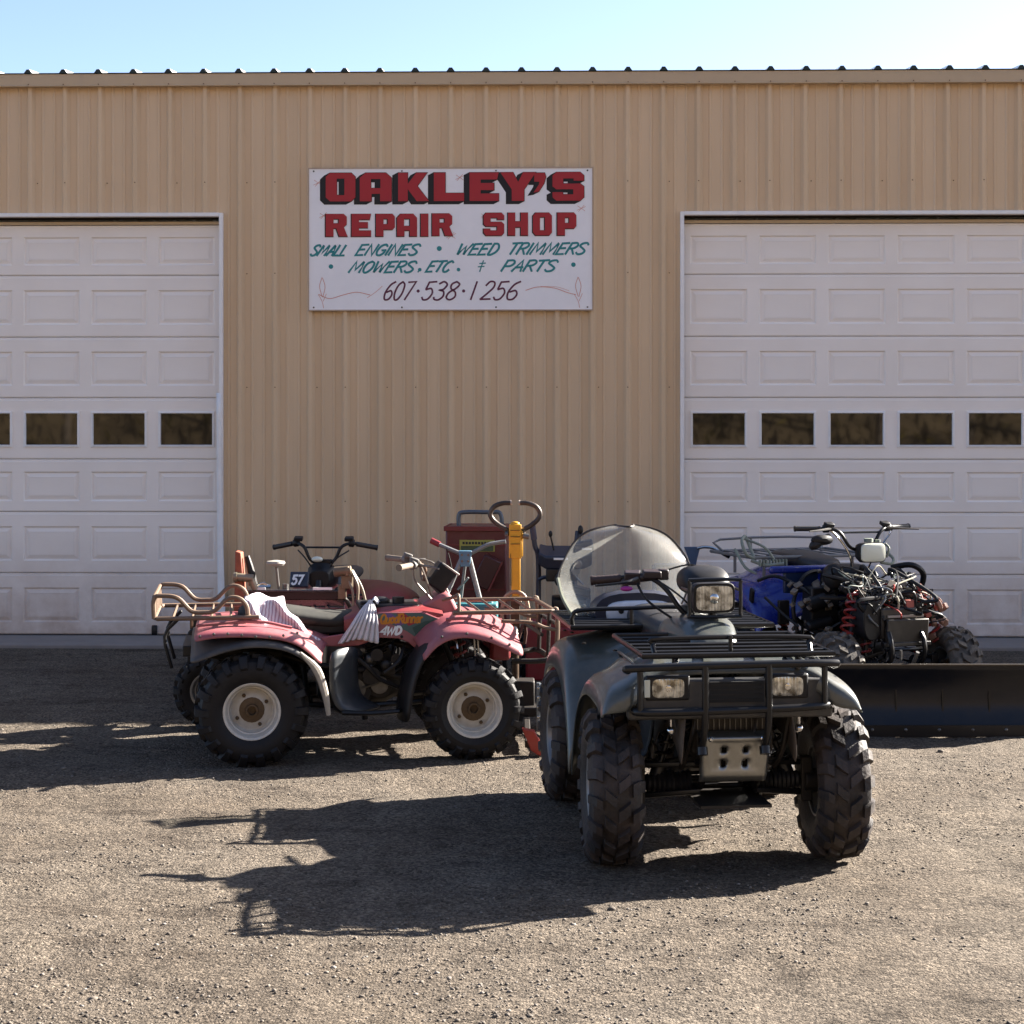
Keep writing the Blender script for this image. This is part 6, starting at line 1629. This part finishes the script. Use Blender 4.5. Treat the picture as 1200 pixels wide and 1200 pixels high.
def tiller():
    a = empty('tiller', (-.30, 10.95, 0)); tag(a, 'grey tubular Y shaped handle with a light blue clamp rising from a teal engine cover', 'tiller')
    z0 = .78
    mb = MB(); mb.tube([(-.215,.04,1.115),(-.16,.02,1.09),(-.05,0,1.045),(0,0,1.03),(.05,0,1.045),(.14,.02,1.09),(.22,.04,1.105),(.26,.04,1.11)], .014, 8, 4)
    hb = mb.build('handlebar', greyt, a)
    mb = MB(); mb.cyl((-.22,.04,1.118),(-.165,.022,1.093),.020,12); mb.build('grip', mat('red grip',(.28,.02,.03),.5), hb)
    mb = MB(); mb.tube([(-.12,0,1.07),(-.10,.02,1.0),(-.08,.03,.90)], .004, 6, 4); mb.build('cable', blackp, hb)
    for x0, x1 in ((-.02,-.135),(.025,.095)):
        mb = MB(); mb.tube([(x0,0,1.01),(x1,-.03,.74)], .0165, 8); mb.build('handle_leg', greyt, a)
    mb = MB(); mb.tube([(.0,.04,.98),(-.03,.06,.74)], .010, 8); mb.tube([(.02,.03,.88),(-.05,.05,.80)], .007, 6); mb.build('brace', greyt, a)
    mb = MB(); extr(mb, [(-.042,1.055),(.042,1.055),(.034,.985),(.030,.955),(-.030,.955),(-.034,.985)], -.025, .025); cl = mb.build('clamp', bluet, a, bevel=.004)
    mb = MB()
    for z in (1.03,.99): 
        for x in (-.02,.02): mb.lathe([(.008,0),(.008,-.006)], (x,-.025,z), 'y', 8)
    stuff(mb.build('clamp_bolt', alloy, cl))
    mb = MB(); mb.box((.04,-.02,.66),(.34,.24,.14)); mb.box((.12,-.04,.735),(.12,.14,.03)); mb.build('engine_cover', teal, a, bevel=.02)
    mb = MB(); mb.box((.04,-.02,.46),(.24,.22,.26)); mb.box((.04,-.02,.30),(.14,.14,.14)); mb.cyl((-.14,0,.18),(.22,0,.18),.03,12); mb.build('engine', grime, a, bevel=.01)
    for x in (-.12,-.02,.10,.20):
        mb = MB()
        for k in range(4):
            t = k*PI/2+x*4; mb.tube([(x,0,.18),(x,.10*math.cos(t),.18+.10*math.sin(t)),(x+.03,.17*math.cos(t+.35),.18+.17*math.sin(t+.35))], .010, 5, 3)
        mb.build('tine', mat('rusty tine',(.12,.06,.035),.7,metal=.4,var=.3), a)
tiller()

def jack():
    a = empty('lift_jack', (.020, 10.66, 0)); tag(a, 'yellow lift jack with black looped handles and a red foot beside the green quad bike', 'lift jack')
    mb = MB(); mb.box((0,0,1.19),(.082,.06,.10),None,.92); mb.box((0,0,1.09),(.078,.06,.12)); mb.box((.004,0,.93),(.056,.045,.22)); mb.box((.004,0,.80),(.046,.04,.06)); mb.ball((.0,0,1.243),(.03,.02,.016)); mb.box((.044,-.005,1.12),(.008,.04,.16))
    cl = mb.build('column', yellow, a, bevel=.006)
    mb = MB()
    for z in (1.205,1.165,1.12): mb.box((0,-.034,z),(.060,.004,.004))
    mb.box((-.028,-.03,.96),(.004,.006,.20)); stuff(mb.build('column_seam', mat('dark groove',(.10,.05,.01)), cl))
    for s in (-1,1):
        mb = MB(); mb.tube([(s*.030,0,1.375),(s*.080,0,1.372),(s*.130,0,1.352),(s*.155,0,1.31),(s*.142,0,1.272),(s*.10,0,1.235),(s*.052,0,1.205),(s*.052,0,1.17)], .0155, 10, 5)
        h_ = mb.build('handle', mat('worn black brown tube',(.035,.025,.022),.35,metal=.3,var=.5,dust=.3,dustcol=(.35,.28,.24)), a)
        mb = MB(); mb.cyl((s*.030,0,1.375),(s*.022,0,1.376),.0165,10); mb.build('handle_end', mat('pale scraped metal',(.5,.42,.36),.5), h_)
    mb = MB(); mb.cyl((.05,-.03,1.17),(.085,-.03,1.165),.018,10); mb.cyl((-.06,-.02,1.18),(-.045,-.02,1.18),.02,10); mb.build('pivot_bolt', alloy, cl)
    mb = MB(); mb.box((0,-.01,.765),(.05,.05,.05)); mb.cyl((-.03,-.01,.75),(.04,-.01,.75),.016,10); mb.box((.0,0,.60),(.055,.05,.34)); mb.tube([(0,0,.76),(0,0,.10)], .024, 10); mb.build('hydraulic_post', mat('greasy brown steel',(.10,.06,.035),.5,metal=.5,var=.5,scale=25), a, bevel=.004)
    mb = MB(); mb.tube([(-.082,-.02,.60),(-.080,-.02,.72),(-.055,-.02,.795),(0,-.02,.822),(.055,-.02,.795),(.080,-.02,.72),(.082,-.02,.60)], .013, 8, 5); mb.build('arch', mat('tan chipped steel',(.42,.27,.17),.5,metal=.2,var=.3,scale=25,dust=.4), a)
    mb = MB(); mb.tube([(-.06,-.03,.62),(-.01,-.04,.48),(.05,-.03,.62)], .011, 8, 2); mb.tube([(-.055,.0,.64),(-.05,.0,.50),(.06,0,.50),(.06,0,.64)], .010, 8, 2); mb.build('chain_link', mat('rusty chain',(.10,.04,.03),.6,metal=.4), a)
    # red base and feet reaching towards the camera
    mb = MB(); mb.box((.05,-.05,.10),(.34,.30,.06)); mb.box((.05,-.05,.20),(.14,.16,.16)); b = mb.build('base', grime, a, bevel=.01)
    for (x0,y0,x1,y1) in ((.06,-.20,.08,-1.02),(.22,-.20,.205,-1.02)):
        mb = MB(); mb.box(((x0+x1)/2,(y0+y1)/2,.055),(.035,abs(y1-y0),.04)); mb.build('foot', grime, a, bevel=.005)
    mb = MB(); extr(mb, [(.035,.155),(.105,.145),(.150,.055),(.215,.14),(.235,.145),(.235,.09),(.165,.010),(.13,.005),(.085,.035),(.065,.09)], -1.10, -1.04); mb.build('cross_foot', redbase, a, bevel=.005)
    # grey perforated upright bolted to the foot
    mb = MB()
    for x in (.128,.222): mb.box((x,-1.03,.27),(.020,.04,.27))
    for k in range(5): mb.box((.175,-1.03,.15+.06*k),(.076,.03,.020))
    up = mb.build('perforated_upright', mat('galvanised upright',(.30,.34,.38),.35,metal=.6,var=.3,scale=25), a, bevel=.003)
    mb = MB()
    for k in range(5):
        for x in (.128,.222): mb.lathe([(.007,0),(.007,-.006),(.004,-.008)], (x,-1.05,.16+.055*k), 'y', 6)
    stuff(mb.build('upright_bolt', chrome, up))
jack()

def blower():
    a = empty('snow_blower', (.30, 11.95, 0), R(-3)); tag(a, 'dark navy snow blower with two knobbed levers and a red base beside the yellow jack', 'snow blower')
    z = 0
    mb = MB(); mb.tube([(-.155,0,1.14),(-.14,0,1.02),(-.115,0,.92),(-.115,0,.55),(-.11,-.1,.40)], .018, 8, 4); mb.tube([(.16,.02,1.12),(.15,0,1.02),(.14,0,.92),(.14,0,.55),(.13,-.1,.40)], .018, 8, 4); mb.tube([(-.115,0,.78),(-.06,-.02,.80),(.05,-.02,.79),(.14,0,.78)], .014, 8, 4); hb = mb.build('handle_frame', navy, a)
    mb = MB(); mb.cyl((-.158,0,1.165),(-.145,0,1.06),.022,10); mb.build('grip', mat('purple grey grip',(.08,.06,.09),.5), hb)
    mb = MB(); mb.loft([[Vector((x,y,zz)) for y,zz in ((-.10,.86+dz),(-.12,.95+dz),(.06,1.02+dz*.4),(.08,.90))] for x,dz in ((-.11,.03),(-.06,0),(.14,0),(.20,.0),(.26,.03))]); cs = mb.build('console', navy, a, bevel=.012)
    for c_, w_ in (((.045,-.120,.935),.10),((.225,-.115,1.005),.07)):
        mb = MB(); mb.box(c_, (w_,.006,.014)); mb.build('white_decal', whitem, cs)
    mb = MB(); mb.box((.20,-.02,1.01),(.14,.10,.09),(0,-.2,0)); mb.build('lever_box', navy, cs, bevel=.01)
    for x,h,r_,tilt in ((.0,1.09,.018,-.03),(.17,1.12,.024,.01)):
        mb = MB(); mb.tube([(x,-.02,.96),(x+tilt,-.02,h)], .006, 6); mb.ball((x+tilt,-.02,h+.012),(r_*.8,r_*.8,r_*1.3)); mb.build('lever', blackp, a)
    mb = MB(); mb.box((.05,-.02,.82),(.22,.16,.09)); mb.cyl((.05,-.16,.79),(.05,0,.79),.05,14); mb.box((.15,-.08,.72),(.20,.2,.05),(0,.25,0)); mb.build('engine', grime, a, bevel=.01)
    mb = MB(); mb.tube([(.10,-.14,.90),(.13,-.15,.84),(.16,-.14,.80),(.20,-.13,.76)], .009, 6, 4); mb.cyl((.14,-.14,.86),(.15,-.16,.86),.035,16); mb.lathe([(.030,0),(.034,-.008),(.026,-.02)], (.16,-.15,.90), 'y', 16); mb.build('starter', alloy, a)
    mb = MB(); mb.loft([sring(x,-.02,.62,hw,.055,14,3) for x,hw in ((-.02,.06),(.0,.12),(.22,.13),(.25,.08))]); mb.build('fuel_tank', blackp, a)
    mb = MB(); mb.box((.06,-.10,.50),(.46,.40,.07)); mb.box((.06,-.25,.30),(.50,.20,.36)); mb.build('auger_housing', mat('deep red paint',(.30,.015,.025),.4,var=.2,dust=.15), a, bevel=.015)
    for s in (-1,1): make_wheel(a, (.06+.26*s,.10,.20), .20, .10, .09, s, R(90), rubber, rims, 14, 'w')
blower()

def push_mower():
    a = empty('walk_behind_mower', (1.36, 12.75, 0), R(2)); tag(a, 'walk behind mower with blue bracket and bent silver handle behind the clear windscreen', 'mower')
    mb = MB(); extr(mb, [(-.075,.955),(.045,.955),(.020,.86),(.010,.80),(-.035,.80),(-.045,.88)], -.02, .02); br = mb.build('bracket', mat('dark light blue paint',(.05,.12,.24),.4,var=.3), a, bevel=.004)
    mb = MB(); mb.tube([(.02,-.02,.945),(.07,-.02,.955),(.13,-.02,.95),(.18,-.02,.93),(.20,-.02,.92)], .012, 8, 4); h_ = mb.build('handle', chrome, a)
    mb = MB(); mb.cyl((.185,-.02,.930),(.265,-.02,.885),.021,12); mb.build('grip', blackp, h_)
    mb = MB(); mb.tube([(-.01,0,.82),(-.03,-.05,.60),(-.05,-.2,.25)], .018, 8, 3); mb.tube([(-.30,.0,.82),(-.30,-.05,.60),(-.30,-.2,.25)], .018, 8, 3); mb.tube([(-.30,0,.82),(-.01,0,.82)], .014, 8); mb.build('lower_handle', greyt, a)
    mb = MB(); mb.box((-.17,-.35,.17),(.46,.44,.12)); mb.cyl((-.17,-.35,.23),(-.17,-.35,.34),.12,20); mb.build('deck', mat('dark light blue paint',(.05,.12,.24)), a, bevel=.02)
    for x in (-.42,.08):
        for y in (-.55,-.15): make_wheel(a, (x,y,.10), .10, .05, .05, 1 if x > 0 else -1, R(90), rubber, rims, 14, 'x')
push_mower()
